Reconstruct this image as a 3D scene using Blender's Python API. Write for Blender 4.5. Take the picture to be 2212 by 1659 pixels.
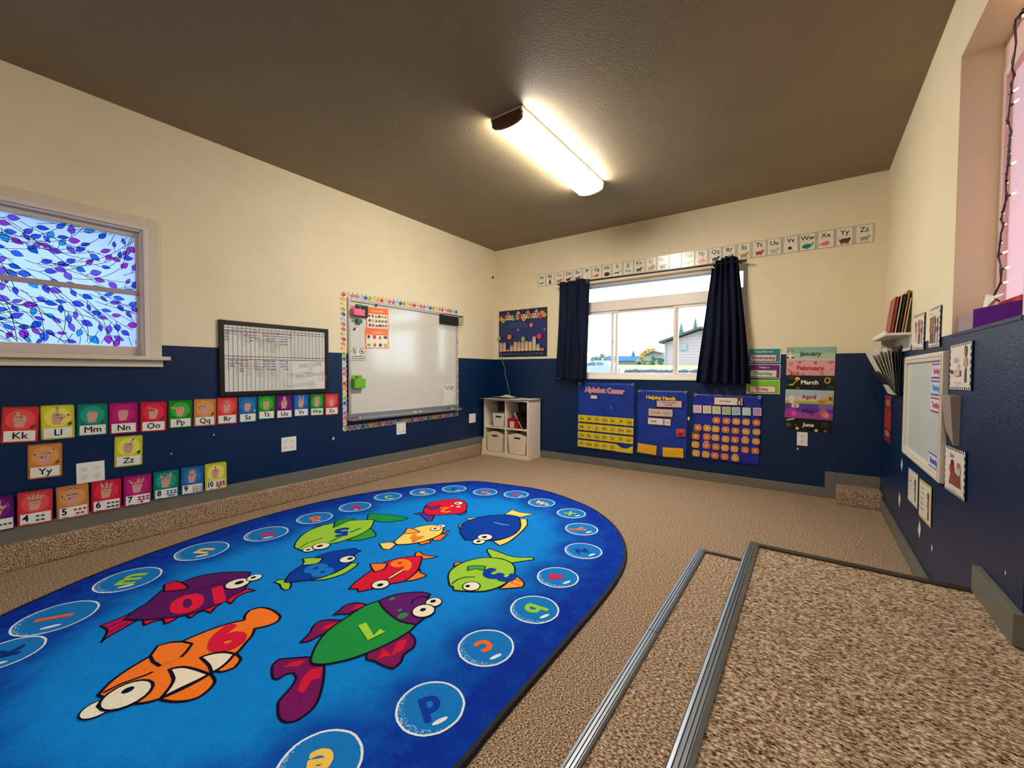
import bpy, bmesh, math, random
from mathutils import Vector, Matrix
random.seed(7)
S = bpy.context.scene
for o in list(bpy.data.objects): bpy.data.objects.remove(o)
C = S.collection

# ------------------------------------------------------------------ camera
FPX, PITCH, ROLL, YAW, EYE = 901.62, 0.029388, 0.0038797, 0.619008, 0.962
YL, XW, YR, HC, ZW = 3.1132, 4.0162, -0.4344, 2.412, 1.110   # left wall, back wall, right wall, ceiling, top of navy paint
_fw = Vector((math.cos(YAW), math.sin(YAW), 0)); _rt = Vector((math.sin(YAW), -math.cos(YAW), 0)); _up = Vector((0, 0, 1))
CF = _fw*math.cos(PITCH) - _up*math.sin(PITCH); _U = _up*math.cos(PITCH) + _fw*math.sin(PITCH)
CR = _rt*math.cos(ROLL) + _U*math.sin(ROLL); CU = _U*math.cos(ROLL) - _rt*math.sin(ROLL)
cam = bpy.data.objects.new('camera', bpy.data.cameras.new('camera')); C.objects.link(cam)
cam.data.sensor_fit = 'HORIZONTAL'; cam.data.sensor_width = 36; cam.data.lens = FPX/2212*36
cam.data.clip_start = .02; cam.data.clip_end = 600
m = Matrix((CR, CU, -CF)).transposed().to_4x4(); m.translation = (0, 0, EYE); cam.matrix_world = m
S.camera = cam
# ------------------------------------------------------------------ world and exposure
w = bpy.data.worlds.new('overcast_sky'); S.world = w; w.use_nodes = True
nt = w.node_tree; nt.nodes.clear()
bgn = nt.nodes.new('ShaderNodeBackground'); wo = nt.nodes.new('ShaderNodeOutputWorld')
tc = nt.nodes.new('ShaderNodeTexCoord'); sp = nt.nodes.new('ShaderNodeSeparateXYZ'); rp = nt.nodes.new('ShaderNodeValToRGB')
rp.color_ramp.elements[0].position = .485; rp.color_ramp.elements[0].color = (.35, .36, .36, 1)
rp.color_ramp.elements[1].position = .497; rp.color_ramp.elements[1].color = (.80, .91, 1, 1)
mp = nt.nodes.new('ShaderNodeMath'); mp.operation = 'MULTIPLY_ADD'; mp.inputs[1].default_value = .5; mp.inputs[2].default_value = .5
nt.links.new(tc.outputs['Generated'], sp.inputs[0]); nt.links.new(sp.outputs[2], mp.inputs[0]); nt.links.new(mp.outputs[0], rp.inputs[0])
nt.links.new(rp.outputs[0], bgn.inputs[0]); nt.links.new(bgn.outputs[0], wo.inputs[0])
bgn.inputs[1].default_value = 2.5
S.view_settings.view_transform = 'Standard'; S.view_settings.look = 'None'; S.view_settings.gamma = 1
S.view_settings.exposure = 1.0
S.view_settings.use_curve_mapping = False
LAMP = 35.0
LAMP2 = 36.0
WARM = (1, .93, .81)

# ------------------------------------------------------------------ picture -> place
def ray(u, v): return (CF*FPX + CR*(u-1106) - CU*(v-829.5)).normalized()
def hit(u, v, ax, val):
    d = ray(u, v); o = (0, 0, EYE)[ax]
    p = d*((val-o)/d[ax]); p.z += EYE; return p
def onL(u, v, off=0): return hit(u, v, 1, YL-off)
def onW(u, v, off=0): return hit(u, v, 0, XW-off)
def onR(u, v, off=0): return hit(u, v, 1, YR+off)
AX = {'L': (Vector((1, 0, 0)), Vector((0, -1, 0)), onL), 'W': (Vector((0, -1, 0)), Vector((-1, 0, 0)), onW), 'R': (Vector((-1, 0, 0)), Vector((0, 1, 0)), onR)}
def place(wall, quad, off=.002, tilt=True):
    """quad TL,TR,BR,BL -> matrix (local x right, y up, z out of the wall), width, height"""
    U, N, f = AX[wall]
    P = [f(u, v, off) for u, v in quad]
    c = (P[0]+P[1]+P[2]+P[3])/4
    pu = [Vector((p-c).dot(U) for p in P) if 0 else ((p-c).dot(U), p.z-c.z) for p in P]
    wd = ((pu[1][0]-pu[0][0])+(pu[2][0]-pu[3][0]))/2; ht = ((pu[0][1]-pu[3][1])+(pu[1][1]-pu[2][1]))/2
    a = math.atan2((pu[1][1]-pu[0][1]+pu[2][1]-pu[3][1])/2, wd) if tilt else 0
    if abs(a) > .06: a = math.copysign(.06, a)
    up = Vector((0, 0, 1)); u2 = U*math.cos(a)+up*math.sin(a); v2 = up*math.cos(a)-U*math.sin(a)
    M4 = Matrix((u2, v2, N)).transposed().to_4x4(); M4.translation = c
    return M4, wd, ht
def wallmat(wall, c, tilt=0):
    U, N, f = AX[wall]; up = Vector((0, 0, 1))
    M4 = Matrix((U*math.cos(tilt)+up*math.sin(tilt), up*math.cos(tilt)-U*math.sin(tilt), N)).transposed().to_4x4(); M4.translation = c
    return M4

# ------------------------------------------------------------------ materials
def lin(c): return tuple((x/255/12.92 if x/255 <= .04045 else ((x/255+.055)/1.055)**2.4) for x in c[:3])+(1,)
_mc = {}
def M(c, r=.55, name=None, metal=0, coat=0):
    k = (tuple(c), r, metal, coat)
    if k in _mc: return _mc[k]
    m = bpy.data.materials.new(name or 'finish_%d_%d_%d' % tuple(c)); m.use_nodes = True
    b = m.node_tree.nodes['Principled BSDF']; b.inputs['Base Color'].default_value = lin(c); b.inputs['Roughness'].default_value = r
    b.inputs['Metallic'].default_value = metal
    if coat: b.inputs['Coat Weight'].default_value = coat; b.inputs['Coat Roughness'].default_value = .12
    _mc[k] = m; return m
def noisy(name, cols, scale=(100, 100, 100), rough=.6, bump=.0, dist=.002, detail=4, spec=.5, pos=None, bscale=None, metal=0):
    m = bpy.data.materials.new(name); m.use_nodes = True; t = m.node_tree; b = t.nodes['Principled BSDF']
    co = t.nodes.new('ShaderNodeTexCoord'); mpn = t.nodes.new('ShaderNodeMapping'); mpn.inputs['Scale'].default_value = scale
    n = t.nodes.new('ShaderNodeTexNoise'); n.inputs['Scale'].default_value = 1; n.inputs['Detail'].default_value = detail; n.inputs['Roughness'].default_value = .65
    r = t.nodes.new('ShaderNodeValToRGB'); e = r.color_ramp.elements
    pos = pos or [.3+.4*i/(len(cols)-1) for i in range(len(cols))]
    e[0].position, e[0].color = pos[0], lin(cols[0]); e[1].position, e[1].color = pos[-1], lin(cols[-1])
    for i in range(1, len(cols)-1): x = e.new(pos[i]); x.color = lin(cols[i])
    t.links.new(co.outputs['Object'], mpn.inputs[0]); t.links.new(mpn.outputs[0], n.inputs[0]); t.links.new(n.outputs[0], r.inputs[0])
    t.links.new(r.outputs[0], b.inputs['Base Color']); b.inputs['Roughness'].default_value = rough; b.inputs['Specular IOR Level'].default_value = spec
    b.inputs['Metallic'].default_value = metal
    if bump:
        bn = t.nodes.new('ShaderNodeBump'); bn.inputs['Strength'].default_value = bump; bn.inputs['Distance'].default_value = dist
        src = n
        if bscale:
            src = t.nodes.new('ShaderNodeTexNoise'); src.inputs['Scale'].default_value = bscale; src.inputs['Detail'].default_value = 3; t.links.new(co.outputs['Object'], src.inputs[0])
        t.links.new(src.outputs[0], bn.inputs['Height']); t.links.new(bn.outputs[0], b.inputs['Normal'])
    return m
def emis(name, c, s):
    m = bpy.data.materials.new(name); m.use_nodes = True; t = m.node_tree; t.nodes.clear()
    e = t.nodes.new('ShaderNodeEmission'); o = t.nodes.new('ShaderNodeOutputMaterial'); e.inputs[0].default_value = tuple(c)+(1,); e.inputs[1].default_value = s
    t.links.new(e.outputs[0], o.inputs[0]); return m
def transp(name, c, mode='ShaderNodeBsdfTransparent', mix=None, c2=None):
    m = bpy.data.materials.new(name); m.use_nodes = True; t = m.node_tree; t.nodes.clear()
    e = t.nodes.new(mode); o = t.nodes.new('ShaderNodeOutputMaterial'); e.inputs[0].default_value = lin(c)
    if mix is not None:
        d = t.nodes.new('ShaderNodeBsdfDiffuse'); d.inputs[0].default_value = lin(c2 or c); x = t.nodes.new('ShaderNodeMixShader'); x.inputs[0].default_value = mix
        t.links.new(e.outputs[0], x.inputs[1]); t.links.new(d.outputs[0], x.inputs[2]); t.links.new(x.outputs[0], o.inputs[0])
    else: t.links.new(e.outputs[0], o.inputs[0])
    return m
CREAM = noisy('cream_wall_paint', [(226, 212, 178), (233, 219, 186)], (3, 3, 3), .6, .12, .0008, bscale=160, spec=.3)
NAVY = noisy('navy_wall_paint', [(1, 33, 70), (3, 38, 78)], (4, 4, 4), .34, .8, .0024, bscale=150, spec=.34)
CEIL = noisy('taupe_ceiling_paint', [(138, 122, 96), (146, 130, 102)], (2, 2, 2), .6, .5, .003, bscale=90, spec=.3)
GREYB = noisy('grey_baseboard_paint', [(104, 102, 92), (112, 110, 100)], (8, 8, 8), .45, spec=.4)
CARPET = noisy('brown_speckled_carpet', [(50, 34, 20), (142, 115, 88), (188, 160, 132), (244, 224, 198)], (190, 190, 190), .95, .9, .006, detail=3, spec=.05, pos=[.36, .46, .55, .66])
CARPET2 = noisy('ribbed_landing_carpet', [(56, 38, 26), (150, 122, 96), (194, 166, 138), (246, 228, 204)], (240, 110, 150), .95, .9, .006, detail=3, spec=.05, pos=[.36, .46, .55, .67])
WHITE = M((238, 232, 220), .45, 'white_paint'); VINYL = M((232, 224, 212), .35, 'white_vinyl')
BLACK = M((14, 14, 16), .4, 'black_plastic'); PAPER = M((236, 230, 216), .5, 'white_paper')
GLASS = transp('clear_glass', (245, 250, 252))

# ------------------------------------------------------------------ objects
def link(name, me, mat=None, parent=None, mw=None):
    o = bpy.data.objects.new(name, me); C.objects.link(o)
    if mat is not None:
        for x in (mat if isinstance(mat, (list, tuple)) else [mat]): me.materials.append(x)
    if mw is not None: o.matrix_world = mw
    if parent is not None:
        o.parent = parent; o.matrix_parent_inverse = Matrix.Identity(4)
    return o
def tag(o, label, cat, group=None, kind=None):
    if label: o['label'] = label
    if cat: o['category'] = cat
    if group: o['group'] = group
    if kind: o['kind'] = kind
    return o
def struct(o): o['kind'] = 'structure'; return o
def empty(name, mw):
    o = bpy.data.objects.new(name, None); C.objects.link(o); o.empty_display_size = .05
    o.matrix_world = mw if isinstance(mw, Matrix) else Matrix.Translation(mw); return o
def bxm(bm, lo, hi, mi=0, bev=0, M4=None):
    lo, hi = Vector(lo), Vector(hi); c = (lo+hi)/2; s = hi-lo
    r = bmesh.ops.create_cube(bm, size=1, matrix=Matrix.Translation(c) @ Matrix.Diagonal((abs(s.x), abs(s.y), abs(s.z), 1)))
    vs = r['verts']
    if bev:
        es = list({e for v in vs for e in v.link_edges})
        rr = bmesh.ops.bevel(bm, geom=es, offset=bev, segments=2, affect='EDGES', profile=.6)
        vs = list({v for f in rr['faces'] for v in f.verts} | {v for v in vs if v.is_valid})
    fs = {f for v in vs for f in v.link_faces}
    for f in fs: f.material_index = mi
    if M4 is not None: bmesh.ops.transform(bm, matrix=M4, verts=list({v for f in fs for v in f.verts}))
    return fs
def mesh(name, bm, mat, parent=None, mw=None, smooth=False):
    me = bpy.data.meshes.new(name); bmesh.ops.recalc_face_normals(bm, faces=bm.faces); bm.to_mesh(me); bm.free()
    if smooth:
        for p in me.polygons: p.use_smooth = True
    return link(name, me, mat, parent, mw)
def box(name, lo, hi, mat, parent=None, mw=None, bev=0):
    bm = bmesh.new(); bxm(bm, lo, hi, 0, bev); return mesh(name, bm, mat, parent, mw)
def tube(bm, pts, r, seg=8, mi=0, caps=True):
    pts = [Vector(p) for p in pts]; rings = []
    for i, p in enumerate(pts):
        d = (pts[min(i+1, len(pts)-1)]-pts[max(i-1, 0)]).normalized()
        a = d.orthogonal().normalized() if i == 0 else (a-d*a.dot(d)).normalized()
        b = d.cross(a); rr = r[i] if isinstance(r, (list, tuple)) else r
        rings.append([bm.verts.new(p+(a*math.cos(2*math.pi*k/seg)+b*math.sin(2*math.pi*k/seg))*rr) for k in range(seg)])
    for i in range(len(rings)-1):
        for k in range(seg): bm.faces.new((rings[i][k], rings[i][(k+1) % seg], rings[i+1][(k+1) % seg], rings[i+1][k])).material_index = mi
    if caps:
        bm.faces.new(rings[0][::-1]).material_index = mi; bm.faces.new(rings[-1]).material_index = mi
def prism(bm, pts, z0, z1, mi=0):
    a = [bm.verts.new((p[0], p[1], z0)) for p in pts]; b = [bm.verts.new((p[0], p[1], z1)) for p in pts]; n = len(pts)
    fs = [bm.faces.new(a[::-1]), bm.faces.new(b)]+[bm.faces.new((a[i], a[(i+1) % n], b[(i+1) % n], b[i])) for i in range(n)]
    for f in fs: f.material_index = mi
# flat printed art: coloured shapes laid on a thin slab, all one mesh
_tc = {}
def textgeo(s, bold):
    k = (s, bold)
    if k not in _tc:
        cu = bpy.data.curves.new('t', 'FONT'); cu.body = s; cu.align_x = 'CENTER'; cu.align_y = 'CENTER'; cu.size = 1; cu.offset = bold; cu.resolution_u = 3; cu.fill_mode = 'FRONT' if hasattr(cu, 'fill_mode') else cu.fill_mode
        ob = bpy.data.objects.new('t', cu); me = ob.to_mesh()
        _tc[k] = ([tuple(v.co) for v in me.vertices], [tuple(p.vertices) for p in me.polygons])
        ob.to_mesh_clear(); bpy.data.objects.remove(ob); bpy.data.curves.remove(cu)
    return _tc[k]
class Art:
    def __init__(s, gloss=.45): s.v = []; s.f = []; s.mi = []; s.mats = []; s.z = 0; s.g = gloss; s.dz = .0003
    def m(s, c):
        mt = c if isinstance(c, bpy.types.Material) else M(c, s.g)
        if mt not in s.mats: s.mats.append(mt)
        return s.mats.index(mt)
    def slab(s, w, h, c, t=.001, r=0):
        pts = rrect(w, h, r) if r else [(-w/2, -h/2), (w/2, -h/2), (w/2, h/2), (-w/2, h/2)]
        n = len(pts); b = len(s.v); s.v += [(x, y, 0) for x, y in pts]+[(x, y, t) for x, y in pts]; k = s.m(c)
        s.f.append(tuple(b+i for i in range(n))[::-1]); s.f.append(tuple(b+n+i for i in range(n)))
        for i in range(n): s.f.append((b+i, b+(i+1) % n, b+n+(i+1) % n, b+n+i))
        s.mi += [k]*(n+2); s.z = t; return s
    def poly(s, pts, c, lift=True):
        if lift: s.z += s.dz
        b = len(s.v); s.v += [(p[0], p[1], s.z) for p in pts]; s.f.append(tuple(range(b, b+len(pts)))); s.mi.append(s.m(c)); return s
    def rect(s, x0, y0, x1, y1, c, lift=True): return s.poly([(x0, y0), (x1, y0), (x1, y1), (x0, y1)], c, lift)
    def ell(s, x, y, rx, ry, c, a=0, n=18, lift=True):
        return s.poly([(x+rx*math.cos(t)*math.cos(a)-ry*math.sin(t)*math.sin(a), y+rx*math.cos(t)*math.sin(a)+ry*math.sin(t)*math.cos(a)) for t in [2*math.pi*i/n for i in range(n)]], c, lift)
    def stroke(s, pts, w, c, closed=False, caps=False):
        s.z += s.dz; k = s.m(c); P = [Vector(p[:2]) for p in pts]; n = len(P); b = len(s.v)
        for i in range(n):
            p0 = P[i-1] if (closed or i) else P[0]; p1 = P[(i+1) % n] if (closed or i < n-1) else P[-1]
            d = (p1-p0); d = d.normalized() if d.length > 1e-9 else Vector((1, 0)); q = Vector((-d.y, d.x))*w/2
            s.v += [(P[i].x+q.x, P[i].y+q.y, s.z), (P[i].x-q.x, P[i].y-q.y, s.z)]
        for i in range(n if closed else n-1):
            j = (i+1) % n; s.f.append((b+2*i, b+2*i+1, b+2*j+1, b+2*j)); s.mi.append(k)
        if caps:
            for p in (P[0], P[-1]): s.ell(p.x, p.y, w/2, w/2, c, n=10, lift=False)
        return s
    def text(s, t, x, y, size, c, a=0, bold=.0, sx=1, lift=True):
        if lift: s.z += s.dz
        vs, fs = textgeo(t, 0); k = s.m(c); ca, sa = math.cos(a), math.sin(a); r = max(bold, 0)*size*.85
        sh = [(0, 0)]+([(r*math.cos(q), r*math.sin(q)) for q in [math.pi*2*j/(8 if bold > .03 else 4) for j in range(8 if bold > .03 else 4)]] if bold > .004 else [])
        for ox, oy in sh:
            s.z += .00003; b = len(s.v)
            for p in vs: px, py = p[0]*size*sx, p[1]*size; s.v.append((x+ox+px*ca-py*sa, y+oy+px*sa+py*ca, s.z))
            for f in fs: s.f.append(tuple(b+i for i in f)); s.mi.append(k)
        return s
    def build(s, name, mw, parent=None):
        me = bpy.data.meshes.new(name); me.from_pydata(s.v, [], s.f)
        for x in s.mats: me.materials.append(x)
        me.polygons.foreach_set('material_index', s.mi); me.update()
        return link(name, me, None, parent, mw)
def rrect(w, h, r, n=4):
    out = []
    for cx, cy, a0 in ((w/2-r, -h/2+r, -90), (w/2-r, h/2-r, 0), (-w/2+r, h/2-r, 90), (-w/2+r, -h/2+r, 180)):
        out += [(cx+r*math.cos(math.radians(a0+90*i/n)), cy+r*math.sin(math.radians(a0+90*i/n))) for i in range(n+1)]
    return out
def zm(x0, y0, sc): return lambda x, y: (x0+x/sc, y0+y/sc)

# ================================================================== ROOM SHELL
XB, YB, XC = -2.6, -2.6, 1.538          # wall behind the camera, wall at its right, outer corner of the right wall
ZL, ZS = .30, .15                       # landing and step heights
def wall(name, ax, val, a0, a1, z0, z1, inward, holes=(), depth=.16, split=ZW, mats=None):
    """wall in plane axis ax = val, running a0..a1 along the other axis; inward = +-1 towards the room"""
    bm = bmesh.new(); A = sorted({a0, a1, *[h[k] for h in holes for k in (0, 1)]}); Z = sorted({z0, z1, *([split] if split else []), *[h[k] for h in holes for k in (2, 3)]})
    def P(a, z, d=0):
        q = val-inward*d; return (q, a, z) if ax == 0 else (a, q, z)
    inside = lambda a, z: any(h[0]-1e-6 < a < h[1]+1e-6 and h[2]-1e-6 < z < h[3]+1e-6 for h in holes)
    def quad(ps, mi): bm.faces.new([bm.verts.new(p) for p in ps]).material_index = mi
    for i in range(len(A)-1):
        for j in range(len(Z)-1):
            if inside((A[i]+A[i+1])/2, (Z[j]+Z[j+1])/2): continue
            mi = 1 if split and (Z[j]+Z[j+1])/2 < split else 0
            quad([P(A[i], Z[j]), P(A[i+1], Z[j]), P(A[i+1], Z[j+1]), P(A[i], Z[j+1])], mi)
            quad([P(A[i], Z[j], depth), P(A[i+1], Z[j], depth), P(A[i+1], Z[j+1], depth), P(A[i], Z[j+1], depth)], 0)
    for h in holes:
        for z, s in ((h[2], 1), (h[3], 0)): quad([P(h[0], z), P(h[1], z), P(h[1], z, depth), P(h[0], z, depth)], 1 if (split and z <= split+.001 and s) else 0)
        for a in (h[0], h[1]): quad([P(a, h[2]), P(a, h[3]), P(a, h[3], depth), P(a, h[2], depth)], 0)
    for a in (a0, a1): quad([P(a, z0), P(a, split or z1), P(a, split or z1, depth), P(a, z0, depth)], 1 if split else 0)
    if split:
        for a in (a0, a1): quad([P(a, split), P(a, z1), P(a, z1, depth), P(a, split, depth)], 0)
    bmesh.ops.remove_doubles(bm, verts=bm.verts, dist=1e-5)
    me = bpy.data.meshes.new(name); bm.to_mesh(me); bm.free()
    return struct(link(name, me, mats or [CREAM, NAVY]))
# window holes
cr = onL(313.4, 491.6); cb = onL(323, 770); W1 = (-.80, (cr.x+cb.x)/2+.004, cb.z, cr.z)
b0, b1 = onW(1207, 620), onW(1613, 700); wt = onW(1612, 569).z; wb = onW(1400, 818).z
W2 = (b1.y, b0.y, wb, wt)
W3 = (1.609, 2.250, ZW, 2.133)
wall('wall_left', 1, YL, XB, XW+.16, 0, HC, -1, [W1])
wall('wall_back', 0, XW, YR-.16, YL, 0, HC, -1, [W2])
wall('wall_right', 1, YR, XC, XW, 0, HC, 1, [W3])
wall('wall_return', 0, XC, YB, YR-.16, 0, HC, -1, split=None)
wall('wall_near', 1, YB, XB, XC+.16, 0, HC, 1)
wall('wall_rear', 0, XB, YB-.16, YL+.16, 0, HC, 1)
ce = struct(box('ceiling', (XB-.16, YB-.16, HC), (XW+.16, YL+.16, HC+.12), CEIL))
fl = struct(box('floor', (XB-.16, YB-.16, -.15), (XW+.16, YL+.16, 0), CARPET))
box('landing', (XB, YB, 0), (1.836, .150, ZL-.004), CARPET2, fl, bev=.004)
box('stair_step', (XB, .12, 0), (2.030, .380, ZS-.004), CARPET2, fl, bev=.004)
# carpeted foundation curbs under the walls
def curb(name, lo, hi): return box(name, lo, hi, CARPET, fl, bev=.012)
curb('foundation_curb', (XB, YL-.035, 0), (XW-.0, YL+.01, .128))
kb = onW(1805, 1046)
curb('foundation_curb', (XW-.165, YR, 0), (XW+.01, kb.y-.0, .121))
# metal stair nosings: ribbed aluminium strips along the two edges, thin dark edging across their ends
ALU = noisy('brushed_aluminium', [(112, 116, 122), (150, 154, 160)], (3, 200, 200), .42, .1, .0005, metal=1)
DALU = M((78, 66, 58), .35, 'dark_bronze_edging', metal=.6)
def nosing(name, x0, x1, y, z, w=.036):
    prof = [(0, -.022), (0, 0), (.003, .004), (.009, .005), (.010, .002), (.012, .002), (.013, .005), (.018, .005), (.019, .002), (.021, .002), (.022, .005), (.026, .005), (.027, .002), (.029, .002), (.030, .0045), (w, .002), (w, -.002), (.002, -.002), (.002, -.022)]
    bm = bmesh.new(); r = []
    for x in (x0, x1): r.append([bm.verts.new((x, y-a, z+b)) for a, b in prof])
    n = len(prof)
    for i in range(n): bm.faces.new((r[0][i], r[0][(i+1) % n], r[1][(i+1) % n], r[1][i]))
    bm.faces.new(r[0]); bm.faces.new(r[1][::-1])
    return struct(mesh(name, bm, ALU))
nosing('trim_1', XB, 1.30, .402, ZS); nosing('trim_2', 1.303, 2.046, .402, ZS); nosing('trim_3', XB, 1.858, .184, ZL, .040)
struct(box('trim_4', (2.026, .12, ZS-.02), (2.046, .366, ZS+.003), DALU, bev=.002))
struct(box('trim_5', (1.826, YR, ZL-.02), (1.852, .146, ZL+.004), DALU, bev=.002))
# baseboards
BB = .083
def bboard(name, segs):
    bm = bmesh.new()
    for lo, hi in segs: bxm(bm, lo, hi, 0, .002)
    return struct(mesh(name, bm, GREYB))
bboard('baseboard_left', [((XB, YL-.014, .126), (XW, YL, .126+BB))])
k1 = onW(1782, 1021).y
bboard('baseboard_back', [((XW-.014, k1, 0), (XW, YL-.014, BB-.006)), ((XW-.014, kb.y, 0), (XW, k1, .121+BB)), ((XW-.014, YR, .121), (XW, kb.y, .121+BB))])
bboard('baseboard_right', [((1.84, YR, 0), (XW-.014, YR+.014, BB))])
bboard('baseboard_landing', [((XC-.02, YR, ZL), (1.836, YR+.020, ZL+.080)), ((XC-.020, YR-.5, ZL), (XC, YR, ZL+.080))])
bpy.data.objects['baseboard_landing'].name = 'baseboard_near'

# ------------------------------------------------------------------ windows
def frame(bm, axis, val, a0, a1, z0, z1, w, d0, d1, mi=0, bev=.003, sides='lrtb'):
    """rectangular frame in plane `axis`=val; bar width w; depth from val+d0 to val+d1"""
    def B(aa, ab, za, zb):
        lo, hi = ((val+d0, aa, za), (val+d1, ab, zb)) if axis == 0 else ((aa, val+d0, za), (ab, val+d1, zb)); bxm(bm, lo, hi, mi, bev)
    if 'l' in sides: B(a0, a0+w, z0, z1)
    if 'r' in sides: B(a1-w, a1, z0, z1)
    if 'b' in sides: B(a0+w*('l' in sides), a1-w*('r' in sides), z0, z0+w)
    if 't' in sides: B(a0+w*('l' in sides), a1-w*('r' in sides), z1-w, z1)
# window 1, left wall: painted casing, stool, apron, sash with a middle rail, patterned film
w1 = struct(empty('window_1', Vector(((W1[0]+W1[1])/2, YL, W1[2]))))
I1 = w1.matrix_world.inverted()
def wpart(name, bm, mat, par, inv): return mesh(name, bm, mat, par, inv)
co = onL(345.5, 620).x; ct = onL(338, 478).z
TRIM = M((214, 202, 180), .5, 'cream_window_casing'); SASH = M((206, 192, 186), .4, 'pinkish_white_sash')
lx0 = W1[0]-(co-W1[1])
bm = bmesh.new()
bxm(bm, (W1[1], YL-.014, W1[2]-.01), (co, YL, ct), 0, .003); bxm(bm, (lx0, YL-.014, W1[2]-.01), (W1[0], YL, ct), 0, .003); bxm(bm, (W1[0], YL-.014, W1[3]), (W1[1], YL, ct), 0, .003)
wpart('casing', bm, TRIM, w1, I1)
bm = bmesh.new()
frame(bm, 1, YL, W1[0], W1[1], W1[2], W1[3], .022, -.020, .03, sides='lrt'); frame(bm, 1, YL, W1[0]+.02, W1[1]-.02, W1[2], W1[3]-.02, .012, -.006, .03, sides='lrt')
wpart('bead_moulding', bm, M((222, 212, 206), .35), w1, I1)
st = onL(358.5, 770); bm = bmesh.new(); bxm(bm, (lx0-.02, YL-.045, W1[2]-.022), (st.x+.012, YL+.05, W1[2]), 0, .004); wpart('stool', bm, TRIM, w1, I1)
bm = bmesh.new(); ap = onL(348, 793); bxm(bm, (lx0, YL-.016, ap.z), (co+.004, YL, W1[2]-.022), 0, .003); wpart('apron', bm, TRIM, w1, I1)
YG = YL+.045
g1 = hit(290.5, 513.3, 1, YG); g2 = hit(293.7, 749.6, 1, YG); gx = (g1.x+g2.x)/2; sx0 = W1[0]+.034
bm = bmesh.new()
for lo, hi in (((gx, YG-.02, W1[2]), (W1[1]-.012, YG+.02, W1[3])), ((W1[0]+.012, YG-.02, W1[2]), (sx0, YG+.02, W1[3])), ((sx0, YG-.02, W1[2]), (gx, YG+.02, g2.z)), ((sx0, YG-.02, g1.z), (gx, YG+.02, W1[3]-.012))): bxm(bm, lo, hi, 0, .003)
wpart('sash', bm, SASH, w1, I1)
r0 = hit(291, 637.5, 1, YG-.03).z; r1 = hit(291, 628, 1, YG-.03).z
bm = bmesh.new(); bxm(bm, (sx0-.01, YG-.032, r0), (gx+.005, YG-.004, r1), 0, .003); wpart('meeting_rail', bm, M((176, 156, 158), .4), w1, I1)
# the film: frosted sheet with tinted leaves and dark vines
FILM = transp('frosted_window_film', (124, 148, 182), 'ShaderNodeBsdfTranslucent', .10, (150, 180, 225))
TL = [transp('tinted_leaf_%s' % n, c) for n, c in (('violet', (150, 90, 215)), ('magenta', (200, 60, 190)), ('blue', (70, 110, 225)), ('teal', (60, 165, 215)), ('indigo', (90, 80, 210)), ('deep_blue', (40, 90, 200)))]
VINE = M((24, 26, 60), .5, 'dark_vine_lines')
fw, fh = gx-sx0, g1.z-g2.z
a = Art(); a.v = [(0, 0, 0), (fw, 0, 0), (fw, fh, 0), (0, fh, 0)]; a.f = [(0, 1, 2, 3)]; a.mi = [a.m(FILM)]; a.dz = .00002
rnd = random.Random(11)
def field(x, y): return math.sin(2.3*x+3.1*math.sin(2.1*y+.4))*1.2+.9*math.cos(4.3*y-1.7*x)+.35*math.sin(9*x+5*y)
leaves = []; lines = []; occ = []
def okleaf(x, y): return all((x-q[0])**2+(y-q[1])**2 > .031**2 for q in occ) and .01 < x < fw-.01 and .01 < y < fh-.01
for k in range(1600):
    x, y = rnd.uniform(0, fw), rnd.uniform(0, fh)
    if any(min((x-p[0])**2+(y-p[1])**2 for p in l[::3]) < .028**2 for l in lines): continue
    an = field(x, y)+rnd.uniform(-.5, .5); pts = [(x, y)]; side = 1; bend = rnd.uniform(-.09, .09)
    for s in range(rnd.randint(14, 34)):
        x += .014*math.cos(an); y += .014*math.sin(an); an += .10*math.sin(field(x, y)-an)+bend+rnd.uniform(-.05, .05)
        if not (.002 < x < fw-.002 and .002 < y < fh-.002): break
        pts.append((x, y))
        if s % 3 == 2:
            sa_ = an+side*rnd.uniform(.6, 1.1); ln = rnd.uniform(.008, .022); qx, qy = x+ln*math.cos(sa_), y+ln*math.sin(sa_); lx, ly = qx+.02*math.cos(sa_), qy+.02*math.sin(sa_)
            if okleaf(lx, ly): lines.append([(x, y), (qx, qy)]); leaves.append(((qx, qy), sa_-side*.3)); occ.append((lx, ly)); side = -side
    lines.append(pts)
    lx, ly = x+.02*math.cos(an), y+.02*math.sin(an)
    if okleaf(lx, ly): leaves.append(((x, y), an)); occ.append((lx, ly))
for pts in lines: a.stroke(pts, .0026, VINE)
for (x, y), an in leaves:
    L_ = rnd.uniform(.036, .052); Wd = L_*rnd.uniform(.20, .34); ca, sa = math.cos(an), math.sin(an)
    o = [(t*L_, Wd*math.sin(math.pi*t**.8)) for t in (0, .2, .4, .6, .8, 1)]; o += [(t*L_, -Wd*math.sin(math.pi*t**.8)) for t in (.8, .6, .4, .2)]
    q = [(min(max(x+p*ca-r*sa, .001), fw-.001), min(max(y+p*sa+r*ca, .001), fh-.001)) for p, r in o]
    a.poly(q, rnd.choice(TL), False); a.z += .00002
    a.stroke(q, .0022, VINE, closed=True)
a.build('film_pane', I1 @ (Matrix.Translation((sx0, YG, g2.z)) @ Matrix.Rotation(math.pi/2, 4, 'X')), w1)

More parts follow.
